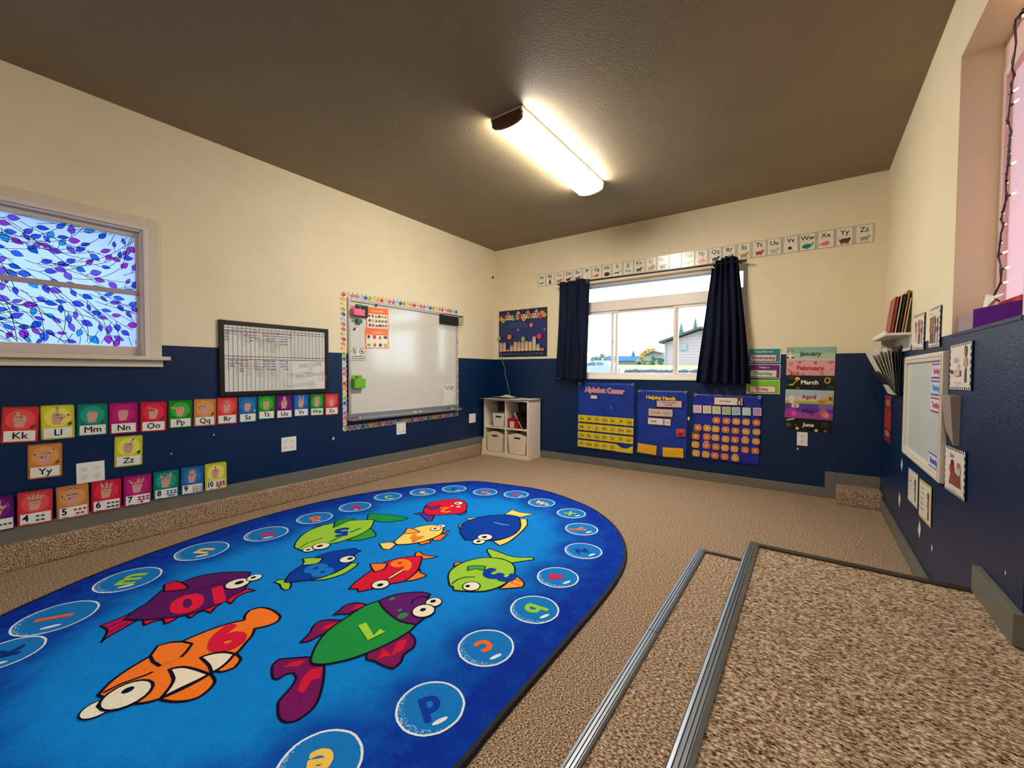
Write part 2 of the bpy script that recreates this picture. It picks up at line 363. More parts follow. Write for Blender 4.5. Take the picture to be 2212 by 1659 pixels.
# window 2, back wall: vinyl frame, transom light over three sliding lights
w2 = struct(empty('window_2', Vector((XW, (W2[0]+W2[1])/2, W2[2])))); I2 = w2.matrix_world.inverted()
XG = XW+.07
bm = bmesh.new(); frame(bm, 0, XG, W2[0], W2[1], W2[2], W2[3], .038, -.03, .03); bxm(bm, (XW-.012, W2[0]-.0, W2[2]-.012), (XG, W2[1], W2[2]+.004), 0, .003)
wpart('outer_frame', bm, VINYL, w2, I2)
BW = M((130, 158, 200), .4, 'bluish_head_board'); bm = bmesh.new(); hz = hit(1284, 622.5, 0, XG-.03).z
bxm(bm, (XG-.028, W2[0]+.036, hz), (XG+.02, W2[1]-.036, W2[3]-.03), 0, .003); wpart('head_board', bm, BW, w2, I2)
tz0 = hit(1535.9, 655, 0, XG-.03).z; tz1 = hit(1535.9, 627, 0, XG-.03).z
bm = bmesh.new(); bxm(bm, (XG-.034, W2[0]+.036, tz0+.01), (XG+.03, W2[1]-.036, tz1), 0, .003); wpart('transom_bar', bm, VINYL, w2, I2)
m1a, m1b = hit(1321, 740, 0, XG-.03).y, hit(1333, 740, 0, XG-.03).y; m2a, m2b = hit(1454.5, 740, 0, XG-.03).y, hit(1466.5, 740, 0, XG-.03).y
sz = hit(1400, 807.2, 0, XG-.02).z
for nm, ya, yb, off in (('left_light', m1b-.002, W2[1]-.036, -.006), ('middle_light', m2b+.012, m1a+.014, .006), ('right_light', W2[0]+.036, m2a+.004, -.006)):
    bm = bmesh.new(); frame(bm, 0, XG+off, ya, yb, W2[2]+.030, tz0+.010, .026, -.016, .012); s_ = wpart('sash', bm, VINYL, w2, I2)
    bm = bmesh.new(); bxm(bm, (XG+off-.002, ya+.02, W2[2]+.05), (XG+off+.001, yb-.02, tz0-.006)); wpart('pane', bm, GLASS, s_, None)
bm = bmesh.new(); bxm(bm, (XG-.002, W2[0]+.034, tz1-.004), (XG+.001, W2[1]-.034, hz+.01)); wpart('transom_pane', bm, GLASS, w2, I2)
bm = bmesh.new(); bxm(bm, (XG-.034, m1a-.012, 1.28-.0), (XG-.022, m1a-.002, 1.36), 0, .002); wpart('latch', bm, M((225, 225, 225), .3), w2, I2)

# window 3, right wall: frosted pane in a white frame at the back of a deep niche
YW3 = YR-.112
w3 = struct(empty('window_3', Vector(((W3[0]+W3[1])/2, YR, ZW)))); I3 = w3.matrix_world.inverted()
bm = bmesh.new(); frame(bm, 1, YW3, W3[0], W3[1], W3[2], W3[3]-.10, .03, -.03, .006, sides='lrt'); bxm(bm, (W3[0], YW3-.03, W3[3]-.10), (W3[1], YW3+.002, W3[3]), 0)
wpart('frame', bm, M((238, 205, 196), .5), w3, I3)
PINK = transp('pink_frosted_glass', (238, 216, 226), 'ShaderNodeBsdfTranslucent', .12, (232, 206, 206))
bm = bmesh.new(); bxm(bm, (W3[0]+.028, YW3-.014, W3[2]-.002), (W3[1]-.028, YW3-.012, W3[3]-.12)); wpart('frosted_pane', bm, PINK, w3, I3)
bm = bmesh.new(); bxm(bm, (W3[0], YW3-.02, W3[2]-.012), (W3[1], YR+.002, W3[2]+.001), 0, .002); wpart('sill_board', bm, NAVY, w3, I3)

# ------------------------------------------------------------------ ceiling fixture
LENS = emis('lit_diffuser', WARM, LAMP)
BRONZE = noisy('walnut_end_cap', [(52, 32, 22), (92, 60, 44), (120, 82, 62)], (30, 200, 30), .4, .2, .001)
def fixture(name, cx, cy, ln, wd, strength, label, group=None):
    t = empty(name, Vector((cx, cy, HC))); tag(t, label, 'ceiling light', group)
    box('base_pan', (-ln/2, -wd/2-.004, -.012), (ln/2, wd/2+.004, 0), M((226, 214, 196), .4), t, bev=.002)
    prof = [(-wd/2, -.012), (-wd/2, -.05)]+[(-wd/2*math.cos(x), -.05-.030*math.sin(x)) for x in [math.pi*i/12 for i in range(1, 12)]]+[(wd/2, -.05), (wd/2, -.012)]
    bm = bmesh.new(); r = [[bm.verts.new((x, y, z)) for y, z in prof] for x in (-ln/2+.012, ln/2-.012)]
    for i in range(len(prof)-1): bm.faces.new((r[0][i], r[0][i+1], r[1][i+1], r[1][i]))
    mesh('diffuser', bm, LENS if strength == LAMP else emis('lit_diffuser_rear', WARM, strength), t)
    for sx in (-1, 1):
        bm = bmesh.new(); q = [(y*1.02, z if abs(z) < .02 else z-.003) for y, z in prof]; x0, x1 = (sx*ln/2-sx*.014, sx*ln/2+sx*.004)
        A_ = [bm.verts.new((x0, y, min(z, -.0))) for y, z in q]; B_ = [bm.verts.new((x1, y, z)) for y, z in q]
        n = len(q); bm.faces.new(A_); bm.faces.new(B_)
        for i in range(n): bm.faces.new((A_[i], A_[(i+1) % n], B_[(i+1) % n], B_[i]))
        mesh('end_cap', bm, BRONZE if sx < 0 else M((236, 222, 196), .4), t)
        for sy in ((-1, 1) if sx < 0 else (-1,)):
            box('clip', (sx*ln/2-.008, sy*(wd/2+.002)-.004, -.030), (sx*ln/2+.010, sy*(wd/2+.002)+.006, -.006), M((200, 180, 150), .3, metal=.8), t, bev=.001)
    return t
fixture('ceiling_light', 2.462, 1.405, 1.10, .20, LAMP, 'lit rectangular ceiling light with curved diffuser and brown end cap')
fixture('ceiling_light', -1.35, .15, 1.10, .20, LAMP2, 'lit ceiling light over the carpeted landing behind the viewer')

# ================================================================== RUG
ZR = .013
def flo(u, v): p = hit(u, v, 2, ZR); return (p.x, p.y)
def fa(f, pts): return [flo(*f(x, y)) for x, y in pts]
outl = [flo(u, v) for u, v in [(0, 1333), (100, 1287), (200, 1244), (300, 1205), (400, 1170), (500, 1137), (600, 1108), (700, 1083), (800, 1064), (900, 1050), (1000, 1041), (1040, 1041), (1100, 1048), (1170, 1059), (1230, 1078), (1280, 1100), (1320, 1130), (1343, 1163), (1349, 1200), (1335, 1240), (1300, 1290), (1240, 1360), (1170, 1440), (1100, 1520), (1040, 1590), (985, 1655)]]
outl += [(.45, .70), (.20, .80), (-.02, .98), (-.17, 1.22), (-.25, 1.50), (-.25, 1.80), (-.17, 2.10), (-.04, 2.34)]
def smooth(P, n=4):
    out = []; N = len(P)
    for i in range(N):
        p0, p1, p2, p3 = P[i-1], P[i], P[(i+1) % N], P[(i+2) % N]
        for k in range(n):
            t = k/n; out.append(tuple(.5*((2*p1[j])+(-p0[j]+p2[j])*t+(2*p0[j]-5*p1[j]+4*p2[j]-p3[j])*t*t+(-p0[j]+3*p1[j]-3*p2[j]+p3[j])*t**3) for j in (0, 1)))
    return out
RO = smooth(outl)
RC = (1.30, 1.74)
# bubbles: centre pixel, half width in pixels, letter, colour
bub = [(1205, 1247, 45, 'a', (225, 30, 75)), (1155, 1316, 53, 'b', (150, 215, 60)), (1050, 1398, 61, 'c', (250, 110, 40)), (930, 1527, 74, 'd', (10, 60, 175)), (690, 1652, 90, 'e', (250, 205, 90)),
       (10, 1413, 62, 'k', (10, 50, 130)), (122, 1334, 81, 'l', (245, 105, 60)), (278, 1252, 63, 'm', (165, 210, 50)), (437, 1190, 50, 'n', (245, 200, 100)), (576, 1153, 42, 'o', (215, 40, 85)), (680, 1119, 36, 'p', (250, 110, 50)),
       (767, 1095, 33, 'q', (210, 30, 90)), (838, 1073, 29, 'r', (165, 210, 60)), (913, 1063, 27, 's', (245, 200, 110)), (981, 1056, 26, 't', (10, 70, 160)), (1048, 1063, 26, 'u', (245, 105, 60)), (1115, 1068, 27, 'v', (215, 40, 100)),
       (1170, 1086, 29, 'w', (250, 205, 130)), (1234, 1109, 31, 'x', (165, 210, 60)), (1256, 1143, 35, 'y', (250, 120, 60)), (1260, 1190, 40, 'z', (20, 60, 160))]
B = []
for u, v, h, ch, c in bub:
    p = flo(u, v); q0 = flo(u-h, v); q1 = flo(u+h, v); r = math.dist(q0, q1)/2
    B.append((p[0], p[1], min(max(r, .075), .118), ch, c))
ea, ka = math.atan2(B[4][1]-RC[1], B[4][0]-RC[0]), math.atan2(B[5][1]-RC[1], B[5][0]-RC[0])-2*math.pi
for i, ch in enumerate('fghij'):
    an = ea+(ka-ea)*(i+1)/6; q = min(math.hypot(p[0]-RC[0], p[1]-RC[1]) for p in RO if abs((math.atan2(p[1]-RC[1], p[0]-RC[0])-an+math.pi) % (2*math.pi)-math.pi) < .12)-.20
    B.append((RC[0]+q*math.cos(an), RC[1]+q*math.sin(an), .095, ch, [(245, 200, 90), (225, 30, 75), (165, 210, 60), (250, 110, 40), (20, 60, 160)][i]))
def inside(x, y, P):
    c = False; j = len(P)-1
    for i in range(len(P)):
        if (P[i][1] > y) != (P[j][1] > y) and x < (P[j][0]-P[i][0])*(y-P[i][1])/(P[j][1]-P[i][1])+P[i][0]: c = not c
        j = i
    return c
def dedge(x, y):
    best = 9
    for i in range(len(RO)):
        a_, b_ = RO[i-1], RO[i]; dx, dy = b_[0]-a_[0], b_[1]-a_[1]; L2 = dx*dx+dy*dy+1e-9; t = max(0, min(1, ((x-a_[0])*dx+(y-a_[1])*dy)/L2))
        best = min(best, math.hypot(x-a_[0]-dx*t, y-a_[1]-dy*t))
    return best
def water(x, y):
    d = dedge(x, y); k = 1-min(1, max(0, (d-.20)/.26))
    for bx_, by_, br, _, _ in B: k = max(k, .95*math.exp(-(max(0, math.hypot(x-bx_, y-by_)-br)/.085)**2))
    return min(1, k*.85+.12*(d < .12))
# pile field: fan-triangulated rings so the printed water colour can vary
bm = bmesh.new(); lay = bm.loops.layers.float_color.new('depth'); NR = 30
rings = []
for k in range(NR+1):
    s_ = 1-(k/NR); rings.append([bm.verts.new((RC[0]+(x-RC[0])*s_, RC[1]+(y-RC[1])*s_, ZR)) for x, y in RO] if k < NR else [bm.verts.new((RC[0], RC[1], ZR))])
N = len(RO)
for k in range(NR-1):
    for i in range(N): bm.faces.new((rings[k][i], rings[k][(i+1) % N], rings[k+1][(i+1) % N], rings[k+1][i]))
for i in range(N): bm.faces.new((rings[NR-1][i], rings[NR-1][(i+1) % N], rings[NR][0]))
wc = {v: water(v.co.x, v.co.y) for v in bm.verts}
for f in bm.faces:
    for l in f.loops: q = wc[l.vert]; l[lay] = (q, q, q, 1)
me = bpy.data.meshes.new('rug_field'); bm.to_mesh(me); bm.free()
def rugmat(name, c0, c1=None, bump=.5):
    m = bpy.data.materials.new(name); m.use_nodes = True; t = m.node_tree; b = t.nodes['Principled BSDF']; b.inputs['Roughness'].default_value = .9; b.inputs['Specular IOR Level'].default_value = .12
    co = t.nodes.new('ShaderNodeTexCoord'); n = t.nodes.new('ShaderNodeTexNoise'); n.inputs['Scale'].default_value = 330; n.inputs['Detail'].default_value = 2; t.links.new(co.outputs['Object'], n.inputs[0])
    bn = t.nodes.new('ShaderNodeBump'); bn.inputs['Strength'].default_value = bump; bn.inputs['Distance'].default_value = .002; t.links.new(n.outputs[0], bn.inputs['Height']); t.links.new(bn.outputs[0], b.inputs['Normal'])
    v = t.nodes.new('ShaderNodeMapRange'); v.inputs['From Min'].default_value = .3; v.inputs['From Max'].default_value = .7; v.inputs['To Min'].default_value = .82; v.inputs['To Max'].default_value = 1.12; t.links.new(n.outputs[0], v.inputs[0])
    hs = t.nodes.new('ShaderNodeHueSaturation'); t.links.new(v.outputs[0], hs.inputs['Value'])
    if c1:
        at = t.nodes.new('ShaderNodeAttribute'); at.attribute_name = 'depth'
        n2 = t.nodes.new('ShaderNodeTexNoise'); n2.inputs['Scale'].default_value = 14; n2.inputs['Detail'].default_value = 8; n2.inputs['Roughness'].default_value = .8; t.links.new(co.outputs['Object'], n2.inputs[0])
        ad = t.nodes.new('ShaderNodeMath'); ad.operation = 'MULTIPLY_ADD'; ad.inputs[1].default_value = .9; t.links.new(n2.outputs[0], ad.inputs[0])
        sb = t.nodes.new('ShaderNodeMath'); sb.operation = 'SUBTRACT'; t.links.new(at.outputs['Fac'], ad.inputs[2]); t.links.new(ad.outputs[0], sb.inputs[0]); sb.inputs[1].default_value = .45; sb.use_clamp = True
        mx = t.nodes.new('ShaderNodeMix'); mx.data_type = 'RGBA'; t.links.new(sb.outputs[0], mx.inputs['Factor']); mx.inputs['A'].default_value = lin(c0); mx.inputs['B'].default_value = lin(c1); t.links.new(mx.outputs['Result'], hs.inputs['Color'])
    else: hs.inputs['Color'].default_value = lin(c0)
    t.links.new(hs.outputs[0], b.inputs['Base Color']); return m
_rm = {}
def rg(c):
    if c not in _rm: _rm[c] = rugmat('rug_yarn_%d_%d_%d' % c, c)
    return _rm[c]
rug = empty('rug', Vector((RC[0], RC[1], 0))); tag(rug, 'oval blue ocean rug with cartoon numbered fish and lettered bubbles on the carpet', 'rug')
IR = Matrix.Translation((-RC[0], -RC[1], 0))
link('pile', me, rugmat('ocean_blue_pile', (6, 136, 226), (0, 44, 160)), rug, IR)
bm = bmesh.new(); cen = [((x-RC[0]), (y-RC[1])) for x, y in RO]; prof = [(.0, ZR-.001), (.0, .0005), (.012, .0005), (.013, ZR*.7), (.009, ZR+.002), (-.004, ZR+.002)]
rr = []
for i in range(N):
    d = Vector((cen[(i+1) % N][0]-cen[i-1][0], cen[(i+1) % N][1]-cen[i-1][1])).normalized(); q = Vector((d.y, -d.x))
    if q.dot(Vector(cen[i])) < 0: q = -q
    rr.append([bm.verts.new((cen[i][0]+q.x*a_, cen[i][1]+q.y*a_, b_)) for a_, b_ in prof])
for i in range(N):
    for k in range(len(prof)): bm.faces.new((rr[i][k], rr[(i+1) % N][k], rr[(i+1) % N][(k+1) % len(prof)], rr[i][(k+1) % len(prof)]))
mesh('binding', bm, M((10, 12, 34), .8, 'navy_binding_tape'), rug)
INK = rg((14, 10, 40)); ZART = ZR+.0006
def rart(): a = Art(.9); a.z = ZART; a.dz = .0002; return a
def rbuild(a, name): a.build(name, IR.copy(), rug)
def soften(P, n=3):
    out = []; N = len(P); T = []
    for i in range(N):
        a_ = Vector(P[i])-Vector(P[i-1]); b_ = Vector(P[(i+1) % N])-Vector(P[i]); an = a_.angle(b_, 0) if a_.length > 1e-6 and b_.length > 1e-6 else 0
        t = (a_+b_)/2; m_ = min(a_.length, b_.length); t = t.normalized()*min(t.length, m_) if t.length > 1e-9 else t; T.append(t if an < math.radians(58) else Vector((0, 0)))
    for i in range(N):
        p0, p1, t0, t1 = Vector(P[i]), Vector(P[(i+1) % N]), T[i], T[(i+1) % N]
        for k in range(n):
            u = k/n; q = p0*(2*u**3-3*u*u+1)+t0*(u**3-2*u*u+u)+p1*(-2*u**3+3*u*u)+t1*(u**3-u*u); out.append((q.x, q.y))
    return out
def fill(a, pts, c, ol=.010):
    pts = soften(pts)
    a.poly(pts, rg(c)); 
    if ol: a.stroke(pts, ol, INK, closed=True)
def eye(a, f, x, y, rx, px, py, c=(245, 240, 215), pr=.38):
    p = flo(*f(x, y)); r = math.dist(flo(*f(x-rx, y)), flo(*f(x+rx, y)))/2
    a.ell(p[0], p[1], r*1.1, r*1.1, INK); a.ell(p[0], p[1], r*.95, r*.95, rg(c)); q = flo(*f(px, py)); a.ell(q[0], q[1], r*pr, r*pr*.9, INK)
def rtext(a, f, s, cx, cy, up, size, c, bold=.05):
    p = flo(*f(cx, cy)); q = flo(*f(cx+up[0], cy+up[1])); an = math.atan2(q[1]-p[1], q[0]-p[0])-math.pi/2
    a.text(s, p[0], p[1], size, rg(c), an, bold)
WB = (236, 242, 250)
spk = noisy('bubble_sparkle_yarn', [(12, 110, 200), (20, 120, 205), (150, 200, 235), (230, 240, 250)], (150, 150, 150), .9, .4, .002, spec=.1, pos=[.3, .52, .58, .72])
spk.name = 'bubble_sparkle_yarn'
for i, (x, y, r, ch, c) in enumerate(B):
    a = rart(); an = math.atan2(y-RC[1], x-RC[0])
    wob = lambda rad, n=30: [(x+(rad+rnd.uniform(-.0012, .0012))*math.cos(2*math.pi*k/n), y+(rad+rnd.uniform(-.0012, .0012))*math.sin(2*math.pi*k/n)) for k in range(n)]
    a.ell(x, y, r, r, rg((20, 124, 206)), n=32)
    # sparkle crescent on one side
    for k, (w_, off) in enumerate(((.020, .012),)):
        th = [math.radians(t) for t in range(60, 250, 10)]; th = [t+an*0+math.radians(20) for t in th]
        out = [(x+(r-.004)*math.cos(t), y+(r-.004)*math.sin(t)) for t in th]; inn = [(x+(r-.006-w_*math.sin((t-th[0])/(th[-1]-th[0])*math.pi))*math.cos(t), y+(r-.006-w_*math.sin((t-th[0])/(th[-1]-th[0])*math.pi))*math.sin(t)) for t in reversed(th)]
        a.poly(out+inn, spk)
    a.stroke(wob(r-.003), .0065, rg(WB), closed=True)
    hx, hy = x+r*.62*math.cos(-1.9), y+r*.62*math.sin(-1.9)
    a.ell(hx, hy, r*.24, r*.075, rg(WB), -.35+math.pi*0)
    a.text(ch, x, y, r*1.25, rg(c), an-math.pi/2, .045)
    rbuild(a, 'bubble')
zA, zB, zC, zD = zm(560, 1020, 3.568), zm(140, 1180, 4.148), zm(560, 1240, 3.959), zm(940, 1020, 3.770)
def fish(spec):
    a = rart()
    for it in spec:
        k = it[0]
        if k == 'f': fill(a, fa(it[1], it[3]), it[2], it[4] if len(it) > 4 else .008)
        elif k == 's': a.stroke(fa(it[1], it[3]), it[4], rg(it[2]) if it[2] else INK)
        elif k == 'e': eye(a, *it[1:])
        elif k == 't': rtext(a, *it[1:])
        elif k == 'd': p = flo(*it[1](it[3], it[4])); a.ell(p[0], p[1], it[5], it[5]*.8, rg(it[2]))
    rbuild(a, 'fish')
PU, RD, OR, GR, LM, YE, BL, CRM = (92, 24, 100), (220, 24, 60), (255, 128, 40), (28, 150, 70), (158, 208, 62), (252, 218, 112), (0, 62, 168), (250, 238, 214)
fish([('f', zB, (200, 22, 84), [(315, 715), (470, 655), (620, 585), (560, 640), (540, 660), (640, 670), (520, 740), (430, 790), (360, 830), (325, 865), (375, 780), (372, 745)]),
      ('s', zB, (110, 20, 90), [(380, 730), (560, 660)], .008), ('s', zB, (110, 20, 90), [(400, 770), (560, 690)], .008),
      ('f', zB, RD, [(700, 665), (710, 715), (790, 680), (880, 660), (895, 700), (970, 670), (1020, 630), (1080, 620), (1120, 650), (1190, 600), (1250, 580), (1310, 600), (1350, 550), (1440, 490), (1490, 520), (1540, 460), (1620, 420), (1710, 400), (1640, 385), (1590, 400), (1400, 480), (1100, 590), (900, 630)]),
      ('f', zB, PU, [(530, 660), (640, 570), (740, 510), (870, 400), (960, 365), (1110, 300), (1250, 260), (1450, 235), (1665, 235), (1650, 270), (1640, 330), (1600, 400), (1500, 450), (1400, 510), (1250, 570), (1100, 620), (900, 650), (700, 665)]),
      ('f', zB, RD, [(890, 385), (890, 350), (985, 315), (1050, 330), (1100, 365), (1100, 385), (1000, 400), (895, 408)]),
      ('s', zB, (60, 10, 80), [(980, 490), (1180, 400), (1400, 330), (1600, 290)], .006),
      ('t', zB, '10', 1240, 470, (10, 60), .21, (232, 30, 70), .06), ('e', zB, 1548, 340, 95, 1563, 333), ('e', zB, 1700, 288, 60, 1690, 288)])
fish([('f', zB, OR, [(850, 1375), (950, 1395), (1080, 1390), (1200, 1355), (1300, 1280), (1345, 1210), (1310, 1150), (1290, 1100), (1400, 1130), (1520, 1090), (1575, 1020), (1550, 980), (1500, 940), (1000, 1200)], .010),
      ('f', zB, OR, [(300, 1340), (330, 1300), (420, 1210), (560, 1110), (760, 990), (900, 905), (1060, 850), (1250, 770), (1450, 700), (1610, 665), (1615, 620), (1660, 575), (1760, 550), (1860, 575), (1930, 630), (1900, 680), (1800, 720), (1700, 740), (1680, 800), (1620, 870), (1550, 950), (1310, 1140), (1100, 1260), (850, 1370), (700, 1410), (570, 1415), (400, 1430), (370, 1370)], .010),
      ('f', zB, CRM, [(935, 1105), (1060, 1085), (1180, 1110), (1290, 1150), (1200, 1200), (1050, 1270), (950, 1320), (865, 1360), (940, 1270), (975, 1190)], .010), ('f', zB, CRM, [(1215, 1000), (1330, 965), (1440, 955), (1520, 970), (1470, 1030), (1400, 1090), (1315, 1140), (1290, 1070)], .010),
      ('f', zB, OR, [(855, 1080), (790, 1040), (765, 990), (830, 900), (950, 865), (1060, 860), (1140, 880), (1090, 950), (1040, 1000)], 0), ('s', zB, None, [(855, 1080), (790, 1040), (765, 990), (830, 900), (950, 865), (1060, 860), (1140, 880), (1090, 950), (1040, 1000)], .010),
      ('s', zB, None, [(340, 1320), (500, 1240), (740, 1155), (790, 1130)], .007), ('e', zB, 290, 1465, 115, 335, 1425), ('e', zB, 555, 1340, 175, 565, 1300, (240, 236, 214), .26),
      ('t', zB, '6', 1450, 835, (-25, -100), .22, (225, 25, 70), .06)])
fish([('f', zC, (120, 20, 96), [(440, 715), (300, 720), (170, 730), (110, 790), (115, 890), (160, 905), (230, 860), (290, 850), (315, 890), (280, 960), (200, 1050), (160, 1110), (165, 1220), (220, 1270), (330, 1250), (470, 1140), (530, 1000), (555, 860), (555, 780), (460, 775)]),
      ('f', zC, (214, 26, 62), [(200, 800), (300, 750), (400, 740), (340, 790)], 0), ('f', zC, (214, 26, 62), [(330, 1000), (370, 890), (440, 820), (540, 800), (520, 900), (450, 910), (380, 1020)], 0),
      ('f', zC, (130, 24, 90), [(350, 590), (380, 560), (430, 510), (470, 440), (540, 400), (650, 395), (780, 405), (770, 430), (640, 480), (520, 530), (420, 580)]), ('f', zC, (214, 26, 62), [(520, 480), (600, 430), (740, 405), (640, 460)], 0),
      ('f', zC, (130, 24, 90), [(630, 355), (680, 320), (740, 270), (830, 250), (920, 265), (860, 300), (760, 345), (700, 345)]), ('f', zC, (214, 26, 62), [(780, 310), (860, 262), (910, 270), (850, 300)], 0),
      ('f', zC, (130, 24, 90), [(920, 690), (960, 660), (1130, 580), (1280, 505), (1330, 560), (1320, 630), (1240, 690), (1210, 760), (1140, 815), (1060, 790), (980, 750), (920, 735)]), ('f', zC, (214, 26, 62), [(1010, 740), (1060, 640), (1130, 700), (1180, 590), (1270, 560), (1230, 650), (1150, 700), (1060, 720)], 0),
      ('f', zC, GR, [(1025, 235), (1045, 280), (1090, 330), (1200, 410), (1340, 440), (1280, 500), (1130, 590), (930, 680), (760, 740), (560, 780), (460, 775), (440, 745), (470, 650), (540, 540), (640, 450), (790, 350), (900, 280)]),
      ('f', zC, (100, 24, 110), [(1025, 235), (1170, 180), (1380, 160), (1465, 180), (1440, 215), (1440, 330), (1400, 390), (1340, 440), (1200, 410), (1090, 330), (1040, 270)]),
      ('d', zC, (40, 140, 90), 1227, 365, .022), ('d', zC, (40, 140, 90), 1137, 220, .014), ('d', zC, (40, 140, 90), 1200, 318, .010),
      ('s', zC, None, [(1300, 270), (1310, 240), (1360, 205), (1455, 200)], .006), ('e', zC, 1492, 250, 68, 1487, 243), ('e', zC, 1405, 325, 95, 1400, 317, (245, 240, 215), .28),
      ('s', zC, (165, 220, 60), [(880, 440), (955, 560), (1055, 495)], .030)])
fish([('f', zA, LM, [(110, 850), (150, 830), (195, 830), (240, 850), (245, 870), (235, 900), (200, 912), (170, 895), (155, 865)]), ('f', zA, LM, [(390, 835), (480, 810), (600, 765), (680, 705), (765, 700), (740, 730), (640, 790), (500, 830)]),
      ('f', zA, BL, [(195, 850), (240, 780), (330, 720), (450, 650), (560, 615), (740, 588), (750, 600), (785, 605), (750, 625), (735, 640), (700, 710), (600, 770), (480, 815), (380, 835), (240, 850)]), ('f', zA, LM, [(330, 670), (400, 662), (490, 665), (460, 700), (400, 715), (330, 720), (345, 690)]),
      ('t', zA, '8', 455, 755, (50, 28), .20, (20, 120, 215), .06), ('e', zA, 680, 675, 58, 700, 670)])
fish([('f', zA, OR, [(1200, 650), (1210, 620), (1235, 612), (1280, 640), (1380, 652), (1300, 668), (1250, 668)]), ('f', zA, OR, [(1110, 840), (1180, 800), (1240, 745), (1240, 775), (1265, 785), (1290, 800), (1240, 820), (1170, 838)]),
      ('f', zA, RD, [(690, 905), (740, 850), (850, 770), (960, 700), (1100, 660), (1255, 650), (1240, 720), (1200, 780), (1120, 840), (1000, 865), (900, 895), (765, 925), (755, 900)]), ('f', zA, OR, [(855, 710), (920, 705), (990, 705), (960, 750), (890, 772), (865, 740)]),
      ('f', zA, (250, 222, 130), [(980, 825), (1110, 745), (1135, 750), (1010, 825)], .005), ('t', zA, '9', 1112, 722, (-30, -20), .18, OR, .06), ('e', zA, 935, 870, 65, 932, 875)])
fish([('f', zA, GR, [(410, 445), (430, 425), (520, 405), (500, 425), (430, 450)]), ('f', zA, GR, [(830, 365), (845, 320), (950, 325), (1050, 335), (1150, 355), (1090, 375), (960, 385), (880, 375)]), ('f', zA, (60, 160, 60), [(680, 530), (790, 470), (860, 435), (890, 465), (900, 495), (840, 510), (780, 525)]),
      ('f', zA, LM, [(270, 580), (290, 530), (370, 460), (500, 410), (700, 375), (885, 370), (860, 430), (760, 490), (600, 545), (450, 570), (340, 610), (300, 595)]), ('f', zA, GR, [(570, 430), (590, 380), (650, 362), (740, 360), (660, 390), (600, 420)]),
      ('s', zA, GR, [(700, 468), (785, 432)], .018), ('s', zA, GR, [(550, 540), (640, 492)], .018), ('s', zA, None, [(310, 590), (370, 550), (490, 510)], .005), ('t', zA, '5', 635, 462, (0, 40), .17, BL, .06), ('e', zA, 385, 600, 45, 378, 603), ('e', zA, 478, 575, 62, 468, 575)])
fish([('f', zA, (92, 50, 150), [(1185, 322), (1260, 308), (1300, 330), (1350, 335), (1330, 375), (1300, 382), (1270, 355), (1240, 330)]), ('f', zA, (92, 50, 150), [(1510, 318), (1590, 285), (1595, 315), (1550, 333)]),
      ('f', zA, RD, [(1265, 300), (1290, 250), (1360, 225), (1480, 210), (1560, 215), (1600, 250), (1590, 300), (1540, 320), (1440, 328), (1340, 332), (1285, 325)]), ('f', zA, (92, 50, 150), [(1285, 260), (1330, 270), (1400, 258), (1380, 280), (1330, 290), (1290, 275)]),
      ('d', zA, (250, 222, 180), 1487, 262, .014), ('d', zA, (250, 222, 180), 1535, 268, .018), ('t', zA, '2', 1432, 291, (0, 30), .15, OR, .05), ('e', zA, 1535, 243, 35, 1528, 243)])
fish([('f', zA, YE, [(925, 550), (1010, 540), (1060, 552), (1030, 580), (1000, 598), (950, 590)]), ('f', zA, OR, [(1330, 512), (1410, 475), (1445, 485), (1400, 525), (1345, 530)]), ('f', zA, OR, [(1230, 542), (1320, 525), (1320, 545), (1240, 562)]), ('f', zA, OR, [(1400, 450), (1470, 455), (1415, 470)]),
      ('f', zA, YE, [(1040, 540), (1110, 480), (1200, 430), (1330, 408), (1420, 420), (1410, 470), (1340, 510), (1250, 540), (1140, 558), (1060, 560)]), ('f', zA, (250, 170, 80), [(1115, 475), (1140, 435), (1190, 440), (1240, 465), (1180, 475)]),
      ('t', zA, '4', 1215, 508, (0, 30), .15, OR, .05), ('e', zA, 1405, 420, 30, 1402, 420), ('e', zA, 1360, 440, 40, 1356, 440)])
fish([('f', zA, YE, [(1590, 360), (1705, 345), (1710, 400), (1650, 380)]), ('f', zA, YE, [(1890, 325), (1950, 290), (2010, 310), (2120, 325), (2010, 348), (1960, 335)]), ('f', zA, YE, [(2010, 360), (2060, 362), (2065, 410), (2000, 480), (1930, 535), (1855, 568), (1800, 535), (1900, 510), (1980, 450), (2010, 400)]), ('f', zA, YE, [(1535, 430), (1545, 405), (1565, 408), (1550, 430)]),
      ('f', zA, BL, [(1550, 430), (1600, 380), (1740, 340), (1900, 330), (1990, 345), (2015, 400), (2000, 450), (1930, 500), (1800, 530), (1680, 525), (1590, 525), (1555, 480)]),
      ('s', zA, (0, 40, 120), [(1630, 500), (1670, 450), (1740, 430), (1860, 430)], .006), ('s', zA, (70, 160, 225), [(1810, 390), (1870, 405), (1925, 412)], .014), ('e', zA, 1693, 538, 48, 1690, 538), ('e', zA, 1740, 505, 58, 1735, 505)])
